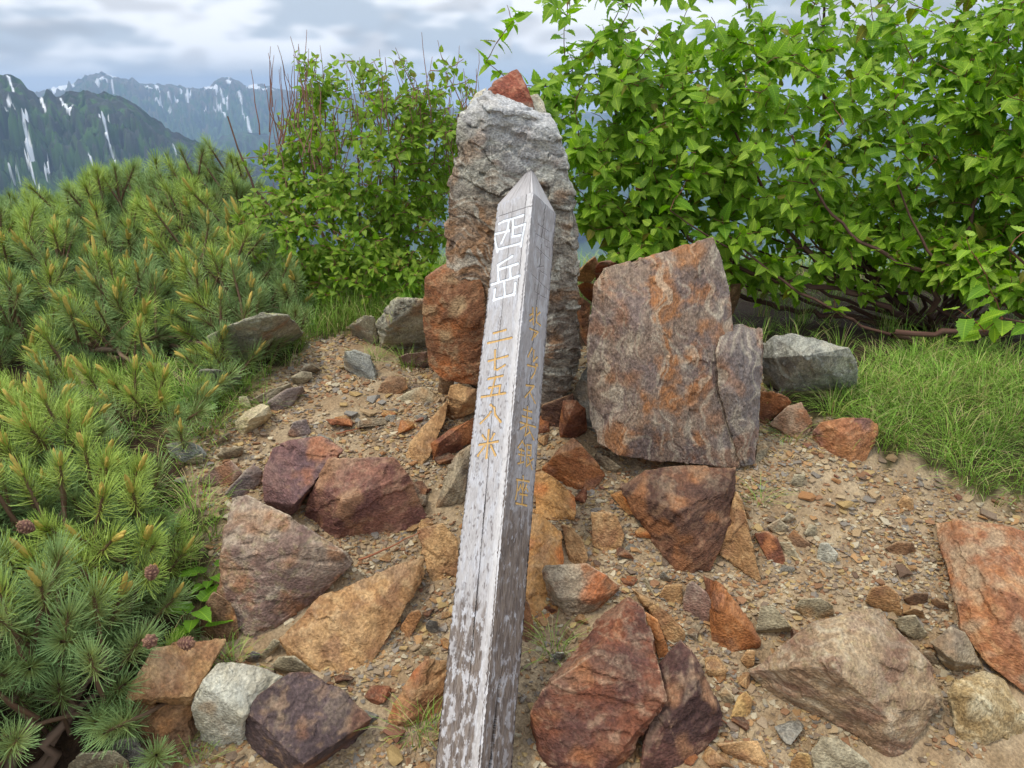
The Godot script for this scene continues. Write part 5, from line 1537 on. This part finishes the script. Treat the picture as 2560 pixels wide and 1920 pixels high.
	rock(false, "stone", "long rusty flat stone beside the thin standing slab", "stone", "rust", Vector3(0.719, -1.191, -1.813), 8, [-42,35,-21,-16,56,0,8,47,17,34,-21,46,-7,-31,46,-22,-2,30,-17,0,-61,5,17,-44,46,-46,-6,12,-54,-6])
	rock(false, "stone", "small grey slab next to the long rusty flat stone", "stone", "greytan", Vector3(0.775, -1.2, -1.812), 8, [-37,32,1,-11,43,15,14,5,33,2,-16,33,-16,-1,24,-12,-3,-42,10,6,-31,30,-25,-17,20,-42,-16])
	rock(false, "stone", "pale grey white stone on the right gravel", "stone", "whitegrey", Vector3(0.871, -1.199, -1.795), 8, [-37,1,20,-32,47,13,-16,54,24,15,24,31,15,-11,24,-14,-22,27,-10,-27,-26,-6,10,-31,7,16,-22,33,-8,-16,33,-37,-23,9,-47,-20])
	rock(false, "stone", "pale square stone chip above the long rusty stone", "stone", "pale", Vector3(0.758, -1.161, -1.88), 8, [-43,17,25,-7,39,20,19,16,27,-8,-13,25,-17,-13,-24,12,5,-28,33,-14,-22,11,-38,-23])
	rock(false, "stone", "pale stone chip behind the pale square one", "stone", "pale", Vector3(0.795, -1.148, -1.903), 8, [-34,14,30,-13,35,27,10,18,24,-4,-8,16,-9,-15,-19,8,2,-22,27,-12,-25,15,-33,-31])
	rock(false, "stone", "pale oval stone right of the pale square chip", "stone", "greytan", Vector3(0.847, -1.171, -1.865), 8, [-30,15,31,-17,41,19,3,37,26,5,-9,20,-15,-10,23,-5,-14,-18,6,6,-27,22,3,-22,24,-34,-26,7,-35,-25])
	rock(false, "stone", "brown wedge stone on the gravel near the orange slab", "stone", "brown", Vector3(1.08, -1.19, -1.81), 8, [-54,13,14,-27,40,24,15,39,26,38,3,14,-6,-20,20,-35,-7,14,-19,-16,-30,37,4,-20,56,-25,-30,-4,-33,-30])
	rock(false, "stone", "dark brown stone sliver on the right gravel", "stone", "brown", Vector3(0.808, -1.188, -1.843), 8, [-42,22,9,-25,50,10,22,16,38,15,-11,32,-21,0,30,-16,-10,-36,-1,13,-35,37,-15,-12,31,-37,-17,2,-28,-19])
	rock(false, "stone", "tan flat stone at the bottom edge left of the biggest boulder", "stone", "tan", Vector3(0.541, -1.422, -1.323), 8, [-80,47,13,-17,60,15,12,61,12,34,11,43,32,-9,42,-42,-2,14,-47,-12,-38,29,-1,-39,48,-42,-13,46,-59,-14,-15,-53,-37])
	rock(false, "stone", "grey tan rock at the bottom edge under the biggest boulder", "stone", "greytan", Vector3(0.739, -1.418, -1.316), 8, [-71,40,20,-50,68,8,-8,66,19,45,34,44,73,-5,46,-61,-14,42,-25,-30,-42,-8,-6,-52,27,-8,-43,95,-68,-20,-17,-76,-23])
	rock(false, "stone", "ochre stone between the maroon rock and the biggest boulder", "stone", "ochre", Vector3(0.552, -1.376, -1.421), 8, [-38,-2,30,-18,37,3,3,51,0,19,35,10,14,2,20,-16,-23,33,-16,-39,-14,18,5,-39,31,-9,-31,2,-56,-12])
	rock(false, "stone", "ochre stone at the bottom edge beside the grey tan rock", "stone", "ochre", Vector3(0.652, -1.415, -1.297), 8, [-29,15,11,-17,46,14,6,45,18,20,2,24,-30,-16,16,3,-1,-24,22,-1,-21,34,-37,-16,-8,-52,-22])
	rock(false, "stone", "pale stone left of the ochre stone", "stone", "greytan", Vector3(0.52, -1.375, -1.45), 8, [-26,24,13,-10,45,10,7,36,31,14,-10,25,-12,2,20,-7,-17,-28,6,0,-30,25,-45,-18,4,-35,-22])
	rock(false, "stone", "rounded tan stone left of the biggest boulder", "stone", "tan", Vector3(0.593, -1.332, -1.537), 8, [-26,10,16,-12,40,14,9,39,16,7,3,30,-9,-15,26,-6,-27,-27,6,-2,-28,23,-3,-27,8,-47,-19])
	rock(false, "stone", "little grey brown stone left of the grey brown block", "stone", "greybrown", Vector3(1.055, -1.335, -1.541), 8, [-31,28,10,-20,42,20,4,9,27,-8,-9,23,-1,-9,-29,9,2,-20,28,-24,-14,19,-39,-18])
	rock(false, "stone", "little dark brown stone near the orange slab", "stone", "brown", Vector3(1.129, -1.268, -1.664), 8, [-35,22,9,-32,45,27,-2,29,32,15,-2,17,-18,-10,12,-2,-11,-31,24,-5,-12,38,-31,-25,11,-37,-28])
	rock(false, "stone", "little tan stone behind the squarish grey stone", "stone", "tan", Vector3(1.054, -1.275, -1.637), 8, [-45,14,12,-25,39,26,3,27,24,19,-6,12,-8,-12,4,-12,-19,-29,27,-8,-20,41,-35,-29])
	rock(false, "stone", "light grey green stone on sand below the blocky orange rock", "stone", "greytan", Vector3(0.848, -1.087, -2.012), 8, [-34,12,32,-22,37,22,14,36,24,9,-6,28,-19,-11,18,-9,-15,-19,1,6,-27,30,5,-25,26,-29,-22,3,-34,-30])
	rock(false, "stone", "sandy tan stone on the gravel before the grass", "stone", "tan", Vector3(1.147, -1.124, -1.942), 8, [-42,16,23,-21,40,15,1,33,27,13,-7,27,-19,-15,23,-10,-11,-24,8,8,-29,26,3,-20,36,-30,-20,9,-36,-23])
	rock(false, "stone", "small dark grey stone left of the post", "stone", "grey", Vector3(-0.206, -1.292, -1.609), 8, [-15,30,27,-5,43,25,19,41,29,20,-4,15,4,-14,15,-16,-2,11,-18,-10,-21,-10,1,-22,10,-1,-19,11,-38,-30,-2,-46,-31])
	rock(false, "stone", "rounded greenish grey stone left of the post", "stone", "greytan", Vector3(-0.223, -1.327, -1.551), 8, [-20,12,15,1,39,19,23,36,26,19,2,15,-9,-9,18,-21,-19,-22,-4,3,-19,14,0,-13,10,-27,-22,-12,-37,-19])
	rock(false, "stone", "brown stone with pale edge left of the post", "stone", "brown", Vector3(-0.26, -1.285, -1.619), 8, [-29,-1,25,-3,43,20,23,48,11,31,32,17,-4,-30,43,-31,-35,-22,-10,2,-26,12,6,-34,19,-8,-28,-10,-58,-7])
	rock(false, "stone", "round blue grey stone left of the maroon boulder", "stone", "greyblue", Vector3(0.118, -1.327, -1.537), 8, [-18,8,9,-10,41,28,9,40,30,15,6,14,-4,-14,14,-12,-23,-27,-5,4,-12,10,3,-10,15,-25,-23,-1,-41,-23])
	rock(false, "stone", "grey brown stone above the maroon boulder", "stone", "greybrown", Vector3(0.146, -1.307, -1.59), 8, [-16,12,14,-7,43,11,8,37,22,13,0,18,-2,-12,23,-10,-19,-24,-2,6,-27,14,-29,-21,1,-39,-16])
	rock(false, "stone", "white grey stone at the foot of the wedge shaped rock", "stone", "grey", Vector3(0.414, -1.229, -1.731), 8, [-21,12,14,-13,39,24,7,21,34,7,-15,8,-9,-16,-25,-2,6,-16,15,-8,-8,14,-38,-30])
	rock(false, "stone", "grey tan cracked stone below the wedge shaped rock", "stone", "tan", Vector3(0.423, -1.255, -1.691), 8, [-38,15,24,-23,48,22,23,49,18,26,-11,35,-18,-13,19,-20,-20,-24,-8,7,-25,29,9,-28,32,-41,-14,-4,-43,-27])
	rock(false, "stone", "long pale stone below the upright tan slab", "stone", "greytan", Vector3(0.368, -1.252, -1.708), 8, [-24,25,-9,-12,46,7,14,2,40,12,-16,36,-14,5,12,-12,-7,-44,-2,11,-31,19,-26,-4,18,-40,-7])
	rock(false, "stone", "grey stone wedged behind the dark purple slab", "stone", "greytan", Vector3(-0.553, -1.337, -1.515), 8, [-31,28,30,-14,54,28,24,54,28,60,12,23,44,-10,26,-28,-5,15,-43,-18,-21,-28,4,-23,3,4,-23,33,-31,-27,19,-49,-25,-40,-45,-33])
	rock(false, "stone", "grey stone beside the green grass tuft, lower left", "stone", "grey", Vector3(-0.649, -1.328, -1.538), 8, [-17,6,17,6,35,17,31,32,25,11,-12,13,-28,-23,-19,-9,1,-19,11,-2,-13,-5,-38,-22])
	rock(false, "stone", "slim grey stone below the triangular rock", "stone", "greytan", Vector3(-0.609, -1.315, -1.551), 8, [-24,-3,23,17,44,13,36,41,18,22,5,4,-12,-21,18,-33,-31,-15,1,7,-23,16,5,-19,-23,-46,-19])
	# ---- the leaning post
	post()
	# ---- loose stones, each its own
	var chips: Array[ArrayMesh] = []
	for i in 10: chips.append(chip(100 + i))
	var pebble_mats := []
	var tones := [["tan", K(186, 158, 120)], ["grey brown", K(150, 130, 110)], ["cream", K(206, 192, 164)], ["orange brown", K(178, 130, 86)], ["dull red", K(150, 106, 84)], ["ochre", K(190, 160, 108)], ["grey", K(154, 148, 138)], ["dark brown", K(122, 98, 80)]]
	for c in tones:
		var pm: StandardMaterial3D = (mats["pebble"] as StandardMaterial3D).duplicate()
		pm.albedo_color = (c[1] as Color).linear_to_srgb()
		pebble_mats.append(pm)
	var heap_rocks := []
	for p in ["tan", "rust", "greybrown", "dark", "orangetan", "grey"]:
		var pair := []
		for k in 2:
			var nums := []
			for n in 11:
				var d := Vector3(rng.randf() - 0.5, rng.randf() - 0.5, rng.randf() - 0.5).normalized() * rng.randf_range(0.85, 1.1)
				nums.append_array([int(d.x * 58.0), int(d.y * 30.0), int(d.z * 46.0)])
			pair.append(rock_mesh(p, nums, 0.006, Vector3.ZERO))
		heap_rocks.append(pair)
	var made := 0
	while made < 290:
		var heap := made < 110
		var q := Vector2(rng.randf_range(-1.0, 1.9), -rng.randf_range(1.05, 2.75))
		if heap: q = Vector2(rng.randf_range(-0.62, 0.80), -rng.randf_range(1.15, 2.28))
		if absf(q.x) > -q.y * 0.72 + 0.05: continue
		if not bare_ground(q, lawns): continue
		var s := 0.022 + 0.034 * pow(rng.randf(), 2.2)
		if heap: s = 0.040 + 0.085 * pow(rng.randf(), 1.7)
		var clear := true
		for sp in spots:
			if Vector2(sp.x, sp.y).distance_to(q) < sp.z * (0.45 if heap else 0.72) + s * 0.3:
				clear = false
				break
		if not clear: continue
		var tone := rng.randi_range(0, 7)
		var o := obj("loose_stone", heap_rocks[tone % 6][made % 2] if heap else chips[rng.randi_range(0, 9)], mats["rock_a"] if heap else pebble_mats[tone])
		o.transform = Transform3D(Basis(UP, rng.randf() * TAU) * Basis(Vector3(1, 0, 0), rng.randf_range(-0.4, 0.4)) * Basis.from_scale(Vector3(s, s * rng.randf_range(0.7, 1.1), s * rng.randf_range(0.7, 1.25)) * (8.5 if heap else 1.0)), on_ground(q.x, q.y, s * 0.12))
		if heap: tag(o, "angular %s stone filling a gap between the bigger rocks %s" % [["tan", "rust brown", "grey tan", "dark rust", "pale tan", "grey"][tone % 6], "left of the post" if q.x < -0.05 - (q.y + 1.8) * 0.13 else "right of the post"], "stone", "angular stones between the big rocks")
		else: tag(o, "small %s angular stone on gravel %s" % [tones[tone][0], "along the path left of the post" if q.x < -0.15 else "right of the post" if q.x > 0.3 else "close to the foot of the post"], "stone", "small loose stones on the gravel")
		made += 1
	# ---- gravel
	for k in 10:
		var where := []
		var tint := []
		for i in 15000:
			var q := Vector2(rng.randf_range(-1.3, 2.1), -rng.randf_range(0.95, 3.3))
			if absf(q.x) > -q.y * 0.74 + 0.1: continue
			if not bare_ground(q + Vector2(nb.get_noise_2d(q.x * 1.2, q.y * 1.2), nb.get_noise_2d(q.x * 1.2 + 50.0, q.y * 1.2)) * 0.09, lawns): continue
			var dens := na.get_noise_2d(q.x * 0.5 + 9.0, q.y * 0.5)
			if rng.randf() > 0.72 + dens * 1.7: continue
			var s := 0.006 + 0.012 * pow(rng.randf(), 1.6)
			if rng.randf() < 0.10: s += 0.018 * rng.randf()
			where.append(Transform3D(Basis(UP, rng.randf() * TAU) * Basis(Vector3(1, 0, 0), rng.randf_range(-0.6, 0.6)) * Basis.from_scale(Vector3(s, s * rng.randf_range(0.6, 1.1), s * rng.randf_range(0.7, 1.3))), on_ground(q.x, q.y, s * 0.1)))
			tint.append(stone_color())
		scatter("gravel", chips[k], mats["pebble"], where, tint)
	# ---- grass
	var blades := [blade_mesh(1, 26, 0.04, 0.15, 0.9, 0.0022), blade_mesh(2, 26, 0.04, 0.17, 1.1, 0.0022), blade_mesh(3, 22, 0.045, 0.13, 0.7, 0.0024)]
	grass_patch("grass", lawn_right, 0.036, blades, 0.35, 0.95)
	grass_patch("grass", lawn_back, 0.042, blades, 0.9, 1.5)
	grass_patch("grass", lawn_left, 0.042, blades, 0.45, 0.95)
	grass_patch("grass", lawn_front, 0.045, blades, 0.5, 1.0)
	grass_patch("undergrowth", under_birch, 0.115, blades, 0.6, 1.4)
	grass_patch("undergrowth", under_shrub, 0.075, blades, 0.6, 1.3)
	grass_patch("undergrowth", [Vector2(-1.5, -1.7), Vector2(-0.95, -1.75), Vector2(-0.9, -2.2), Vector2(-1.0, -2.6), Vector2(-1.5, -2.6)], 0.055, blades, 0.4, 0.9)
	for tf in [["small grass tuft against the left side of the post near the bottom", -0.215, -1.37, 0.75, 3], ["small grass tuft in the gravel against the right side of the post", 0.075, -1.55, 0.55, 2], ["bright green grass tuft behind the white rock at the lower left", -0.706, -1.535, 0.5, 4], ["grass tuft at the bottom edge below the brown rock", -0.79, -1.30, 0.6, 2], ["thin grass tuft left of the white rock's foot", -0.735, -1.31, 0.45, 2], ["grass tuft at the right foot of the big upright block", 0.87, -2.15, 0.5, 2], ["grass tuft on the gravel left of the standing stone", -0.37, -2.60, 0.7, 3], ["grass tuft beside the blue grey stone behind the gravel", -0.52, -2.66, 0.55, 3], ["dry mossy tuft right of the wedge shaped rock", 0.70, -1.96, 0.4, 2], ["grass sprig growing between cream stone and gravel", -0.80, -2.31, 0.4, 2]]:
		var t := thing("grass_tuft", tf[0], "grass", on_ground(tf[1], tf[2]))
		for k in int(tf[4]):
			var o := obj("blades", blades[k % 3], mats["grass"], t)
			o.position = Vector3(rng.randf_range(-0.03, 0.03), 0, rng.randf_range(-0.03, 0.03))
			o.rotation.y = rng.randf() * TAU
			o.scale = Vector3(0.8, tf[3], 0.8)
	# ---- fallen twigs on the gravel
	for tw in [["thin reddish twig lying on the gravel left of the post", [-0.70, -2.05], [-0.64, -2.085], [-0.575, -2.095]], ["short brown twig on the gravel behind the slanting tan slab", [-0.55, -2.165], [-0.51, -2.175], [-0.46, -2.21]], ["long dry twig lying across the broad flat tan slab", [-0.41, -1.73], [-0.33, -1.76], [-0.25, -1.80]], ["dry twig on the gravel near the grey flat rocks at the left", [-0.86, -2.00], [-0.80, -2.03], [-0.74, -2.02]], ["pale dry twig between the biggest boulder and the orange stone", [0.42, -1.47], [0.45, -1.42], [0.50, -1.37]]]:
		var at := on_ground(tw[1][0], tw[1][1], 0.02)
		var TV := PackedVector3Array()
		var TN := PackedVector3Array()
		var TC := PackedColorArray()
		var TT := PackedInt32Array()
		var pts := PackedVector3Array()
		var radii := PackedFloat32Array()
		for k in 9:
			var t := k / 8.0
			var a := Vector2(tw[1][0], tw[1][1])
			var b := Vector2(tw[2][0], tw[2][1])
			var c := Vector2(tw[3][0], tw[3][1])
			var q := a.lerp(b, t).lerp(b.lerp(c, t), t)
			var lift := 0.062 if String(tw[0]).contains("slab with") or String(tw[0]).contains("across") else 0.014
			pts.append(on_ground(q.x, q.y, lift) + Vector3(0, 0.004 * nb.get_noise_1d(k * 5.0), 0.006 * nb.get_noise_1d(k * 7.0)) - at)
			radii.append(lerpf(0.0032, 0.0014, t))
		tube(TV, TN, TC, TT, pts, radii, 6, K(142, 92, 66), 0.3)
		var o := obj("fallen_twig", amesh(TV, TN, TC, TT), mats["bark"])
		o.position = at
		tag(o, tw[0], "twig")
	# ---- dwarf pines
	for k in 3:
		mats["tuft%d_0" % k] = needle_mesh(140, 40 + k, K(120, 126, 66), K(144, 176, 112), 0.054, 0.6)
		mats["tuft%d_1" % k] = needle_mesh(140, 50 + k, K(136, 146, 62), K(172, 200, 98), 0.054, 0.7)
	for k in 4: mats["candle%d" % k] = candle_mesh(70 + k, [1, 2, 3, 2][k])
	pine("large dwarf pine thicket with upright ochre buds spreading below the mountains", on_ground(-1.75, -3.0), [Vector2(1.98, -1.05), Vector2(2.15, -0.96), Vector2(2.35, -0.83), Vector2(2.5, -0.73), Vector2(2.9, -0.58), Vector2(3.4, -0.45), Vector2(3.9, -0.27), Vector2(4.3, -0.34), Vector2(4.7, -0.6)], [Vector2(1.98, -0.99), Vector2(2.2, -0.99), Vector2(2.5, -0.92), Vector2(2.8, -0.80), Vector2(3.1, -0.88), Vector2(3.4, -1.02), Vector2(3.9, -1.25), Vector2(4.6, -1.4)], -3.1, [Vector2(-3.2, -0.66), Vector2(-2.3, -0.50), Vector2(-2.0, -0.42), Vector2(-1.7, -0.34), Vector2(-1.45, -0.25), Vector2(-1.25, -0.30), Vector2(-0.8, -0.5)], 0.086, 0.42, 0.95, 0.32)
	pine("yellow tipped dwarf pine bush at the left edge in front of the thicket", on_ground(-1.25, -1.75), [Vector2(1.42, -1.0), Vector2(1.5, -0.92), Vector2(1.7, -0.86), Vector2(1.95, -0.77), Vector2(2.1, -0.82), Vector2(2.2, -0.93)], [Vector2(1.4, -0.82), Vector2(1.6, -0.83), Vector2(1.75, -0.90), Vector2(1.95, -1.14), Vector2(2.2, -1.3)], -1.9, [Vector2(-2.0, -0.6), Vector2(0.0, -0.6)], 0.080, 0.74, 0.9, 0.16)
	var low := pine("blue green dwarf pine bush filling the lower left corner", on_ground(-1.05, -1.15), [Vector2(0.85, -1.24), Vector2(1.05, -1.09), Vector2(1.2, -0.98), Vector2(1.35, -0.91), Vector2(1.45, -0.98)], [Vector2(0.85, -1.12), Vector2(0.98, -1.05), Vector2(1.06, -0.97), Vector2(1.12, -0.88), Vector2(1.22, -0.79), Vector2(1.35, -0.80), Vector2(1.45, -0.85)], -1.6, [Vector2(-2.0, -0.5), Vector2(0.0, -0.5)], 0.082, 0.12, 0.7, 0.04)
	var cone := cone_mesh()
	for q in [[Vector3(-0.79, -1.0, -1.40), Vector3(0.3, 0.9, 0.2)], [Vector3(-0.75, -1.075, -1.30), Vector3(0.1, 0.5, 0.9)], [Vector3(-0.705, -1.085, -1.30), Vector3(0.9, 0.2, 0.3)], [Vector3(-1.0, -0.86, -1.38), Vector3(-0.2, 0.7, 0.7)]]:
		var o := obj("pine_cone", cone, mats["plain"], low)
		o.transform = Transform3D(stand(q[1], rng.randf() * 6.0), (q[0] as Vector3) - low.position)
	# ---- leafy shrubs
	var birch_leaf := [leaf_mesh(13, 0.09, 0.16), leaf_mesh(13, 0.10, 0.30)]
	var small_leaf := [leaf_mesh(9, 0.08, 0.12), leaf_mesh(9, 0.08, 0.26)]
	var bark := K(92, 68, 58)
	var root := on_ground(1.75, -3.05)
	var birch := thing("birch_shrub", "large bright green birch shrub with sprawling dark limbs behind the rocks on the right", "shrub", root)
	var limbs := [
		[[root, Vector3(1.55, -0.84, -2.95), Vector3(1.30, -0.72, -2.88), Vector3(1.05, -0.50, -2.92), Vector3(0.85, -0.15, -3.05)], 0.020, 0.006],
		[[root, Vector3(1.72, -0.86, -2.78), Vector3(1.95, -0.82, -2.72), Vector3(2.25, -0.74, -2.75), Vector3(2.6, -0.55, -2.8)], 0.026, 0.010],
		[[root, Vector3(1.55, -0.90, -2.78), Vector3(1.40, -0.84, -2.68), Vector3(1.75, -0.80, -2.62), Vector3(2.2, -0.78, -2.6)], 0.018, 0.007],
		[[root, Vector3(1.85, -0.90, -2.9), Vector3(2.1, -0.86, -2.95), Vector3(2.5, -0.72, -3.1), Vector3(2.8, -0.4, -3.2)], 0.022, 0.009],
		[[root, Vector3(1.62, -0.80, -2.85), Vector3(1.62, -0.66, -2.80), Vector3(1.70, -0.42, -2.85), Vector3(1.74, -0.10, -2.95), Vector3(1.74, 0.25, -3.0)], 0.016, 0.005],
		[[root, Vector3(1.3, -0.88, -3.1), Vector3(0.9, -0.80, -3.15), Vector3(0.5, -0.66, -3.2), Vector3(0.25, -0.40, -3.25), Vector3(0.15, -0.1, -3.3)], 0.018, 0.006],
		[[root, Vector3(1.5, -0.7, -3.15), Vector3(1.36, -0.4, -3.25), Vector3(1.28, 0.0, -3.35), Vector3(1.25, 0.35, -3.4)], 0.018, 0.006],
		[[root, Vector3(1.9, -0.75, -3.1), Vector3(2.05, -0.45, -3.1), Vector3(2.15, -0.05, -3.15), Vector3(2.2, 0.35, -3.2)], 0.018, 0.006],
		[[Vector3(1.30, -0.72, -2.88), Vector3(0.95, -0.66, -2.92), Vector3(0.62, -0.50, -3.05), Vector3(0.42, -0.2, -3.15), Vector3(0.4, 0.15, -3.2)], 0.012, 0.004],
		[[Vector3(1.62, -0.66, -2.80), Vector3(1.35, -0.56, -2.74), Vector3(1.12, -0.40, -2.75), Vector3(0.98, -0.15, -2.8)], 0.011, 0.004],
		[[Vector3(1.95, -0.82, -2.72), Vector3(1.75, -0.70, -2.72), Vector3(1.5, -0.55, -2.72), Vector3(1.35, -0.3, -2.75)], 0.010, 0.004],
		[[Vector3(1.85, -0.90, -2.9), Vector3(1.55, -0.74, -3.0), Vector3(1.2, -0.62, -3.1), Vector3(0.9, -0.5, -3.2)], 0.012, 0.004],
		[[Vector3(1.55, -0.90, -2.78), Vector3(1.25, -0.80, -2.78), Vector3(1.0, -0.66, -2.80), Vector3(0.8, -0.5, -2.85)], 0.010, 0.004]]
	for k in 18:
		var e := Vector3(rng.randf_range(0.55, 2.5), rng.randf_range(-0.74, -0.40), rng.randf_range(-3.3, -2.72))
		var c := root.lerp(e, 0.45) + Vector3(rng.randf_range(-0.1, 0.1), rng.randf_range(-0.08, 0.06), rng.randf_range(-0.08, 0.08))
		c.y = maxf(c.y, ground_y(c.x, c.z) + 0.07)
		limbs.append([[root + Vector3(rng.randf_range(-0.06, 0.06), 0.02, rng.randf_range(-0.06, 0.06)), c, e.lerp(c, 0.3) + UP * rng.randf_range(-0.04, 0.05), e], rng.randf_range(0.009, 0.014), 0.003])
	var tips := cloud_of(2450, [[Vector3(1.30, -0.14, -3.12), Vector3(1.12, 0.46, 0.48), 0.36], [Vector3(0.45, -0.18, -3.15), Vector3(0.56, 0.46, 0.36), 0.17], [Vector3(2.05, -0.02, -2.9), Vector3(0.7, 0.58, 0.5), 0.20], [Vector3(1.25, -0.56, -3.05), Vector3(1.10, 0.24, 0.36), 0.22], [Vector3(1.95, -0.58, -2.75), Vector3(0.5, 0.18, 0.25), 0.08]])
	for k in 110: tips.append(Vector3(rng.randf_range(0.1, 2.4), rng.randf_range(0.16, 0.46), -3.1 + rng.randf_range(-0.25, 0.25)))
	for q in [Vector3(-0.10, 0.10, -3.1), Vector3(-0.06, 0.16, -3.1), Vector3(0.0, 0.24, -3.15), Vector3(0.22, 0.36, -3.2), Vector3(0.5, 0.42, -3.2), Vector3(0.8, 0.45, -3.2), Vector3(1.1, 0.5, -3.25), Vector3(1.9, 0.5, -3.1), Vector3(2.1, 0.52, -3.1), Vector3(0.02, 0.02, -3.05), Vector3(-0.02, 0.30, -3.2)]: tips.append(q)
	shrub(birch, root, limbs, tips, birch_leaf, 0.064, 0.019, 60, K(112, 76, 58), bark, 290)
	var near_root := Vector3(1.85, -0.70, -2.1)
	var near := thing("birch_branch", "nearest birch branch with pale young leaves reaching in from the right edge", "branch", near_root)
	shrub(near, near_root, [[[near_root, Vector3(1.69, -0.62, -2.08), Vector3(1.50, -0.52, -2.05), Vector3(1.34, -0.40, -2.05)], 0.009, 0.004], [[Vector3(1.69, -0.62, -2.08), Vector3(1.52, -0.62, -2.02), Vector3(1.34, -0.58, -2.0)], 0.006, 0.003]], PackedVector3Array([Vector3(1.20, -0.36, -2.02), Vector3(1.26, -0.46, -2.0), Vector3(1.20, -0.55, -1.98), Vector3(1.29, -0.62, -2.0), Vector3(1.39, -0.34, -2.05), Vector3(1.44, -0.46, -1.98), Vector3(1.42, -0.58, -1.96), Vector3(1.52, -0.40, -2.0), Vector3(1.59, -0.5, -1.98)]), birch_leaf, 0.078, 0.032, 0, K(120, 80, 58), bark, 290)
	var sroot := on_ground(-0.75, -3.75)
	var mid := thing("leafy_shrub", "small leaved shrub with many reddish bare twigs left of the standing stone", "shrub", sroot)
	var ml := []
	for k in 9:
		var a := -1.3 + 2.6 * k / 8.0
		ml.append([[sroot + Vector3(a * 0.06, 0, 0), sroot + Vector3(a * 0.18, 0.22, 0.12 * cos(k * 2.1)), sroot + Vector3(a * 0.32, 0.5, 0.2 * cos(k * 2.1)), sroot + Vector3(a * 0.38, 0.82, 0.22 * cos(k * 2.1))], 0.012, 0.004])
	var mt := cloud_of(1350, [[Vector3(-0.63, -0.28, -3.55), Vector3(0.49, 0.40, 0.42), 0.44], [Vector3(-0.84, -0.58, -3.35), Vector3(0.44, 0.28, 0.34), 0.28], [Vector3(-0.36, -0.36, -3.45), Vector3(0.30, 0.46, 0.3), 0.18], [Vector3(-0.96, -0.40, -3.6), Vector3(0.24, 0.28, 0.3), 0.10], [Vector3(-0.66, -0.74, -3.25), Vector3(0.42, 0.16, 0.22), 0.16]])
	for k in 50: mt.append(Vector3(rng.randf_range(-0.9, -0.15), rng.randf_range(0.0, 0.14), -3.5 + rng.randf_range(-0.2, 0.2)))
	olive = true
	shrub(mid, sroot, ml, mt, small_leaf, 0.040, 0.017, 240, K(138, 96, 82), K(120, 92, 80), 290)
	# bare twigs that stand clear of its top
	var BV := PackedVector3Array()
	var BN := PackedVector3Array()
	var BC := PackedColorArray()
	var BT := PackedInt32Array()
	for k in 130:
		var x := rng.randf_range(-1.05, -0.12)
		var p := Vector3(x, -0.18 + rng.randf_range(-0.25, 0.12), -3.5 + rng.randf_range(-0.25, 0.25))
		var d := Vector3(rng.randf_range(-0.35, 0.35), 1, rng.randf_range(-0.2, 0.2)).normalized()
		var len := rng.randf_range(0.14, 0.36)
		var pts := PackedVector3Array()
		var radii := PackedFloat32Array()
		for s in 7:
			pts.append(p - sroot)
			radii.append(lerpf(0.0026, 0.0009, s / 6.0))
			d = (d + Vector3(rng.randf() - 0.5, rng.randf() * 0.3, rng.randf() - 0.5) * 0.45).normalized()
			p += d * len / 6.0
		tube(BV, BN, BC, BT, pts, radii, 4, K(142, 104, 92), 0.3)
	obj("bare_twigs", amesh(BV, BN, BC, BT), mats["bark"], mid).set_meta("kind", "stuff")
	# ---- two small herbs by the triangular rock
	for hb in [["low herb with lobed leaves beside the triangular rock", on_ground(-0.80, -1.70), 9, 0.045, 0.06], ["young herb with paired oval leaves in the shade below the pine", on_ground(-0.80, -1.58), 8, 0.062, 0.11]]:
		var t := thing("small_herb", hb[0], "herb", hb[1])
		var SV := PackedVector3Array()
		var SN := PackedVector3Array()
		var SC := PackedColorArray()
		var ST := PackedInt32Array()
		for k in int(hb[2]):
			var a := k * 1.9
			var y: float = hb[4] * (0.45 + 0.55 * k / float(hb[2]))
			var d := Vector3(cos(a), 0.15, sin(a))
			var tip := Vector3(0, y, 0) + d * 0.03
			tube(SV, SN, SC, ST, PackedVector3Array([Vector3.ZERO, Vector3(0, y * 0.7, 0) + d * 0.008, tip]), PackedFloat32Array([0.0018, 0.0014, 0.001]), 4, K(96, 90, 50))
			obj("leaf", small_leaf[k % 2], mats["leaf3"], t).transform = Transform3D(look(d, UP).scaled_local(Vector3.ONE * float(hb[3]) * rng.randf_range(0.8, 1.15)), tip)
		obj("stems", amesh(SV, SN, SC, ST), mats["bark"], t)
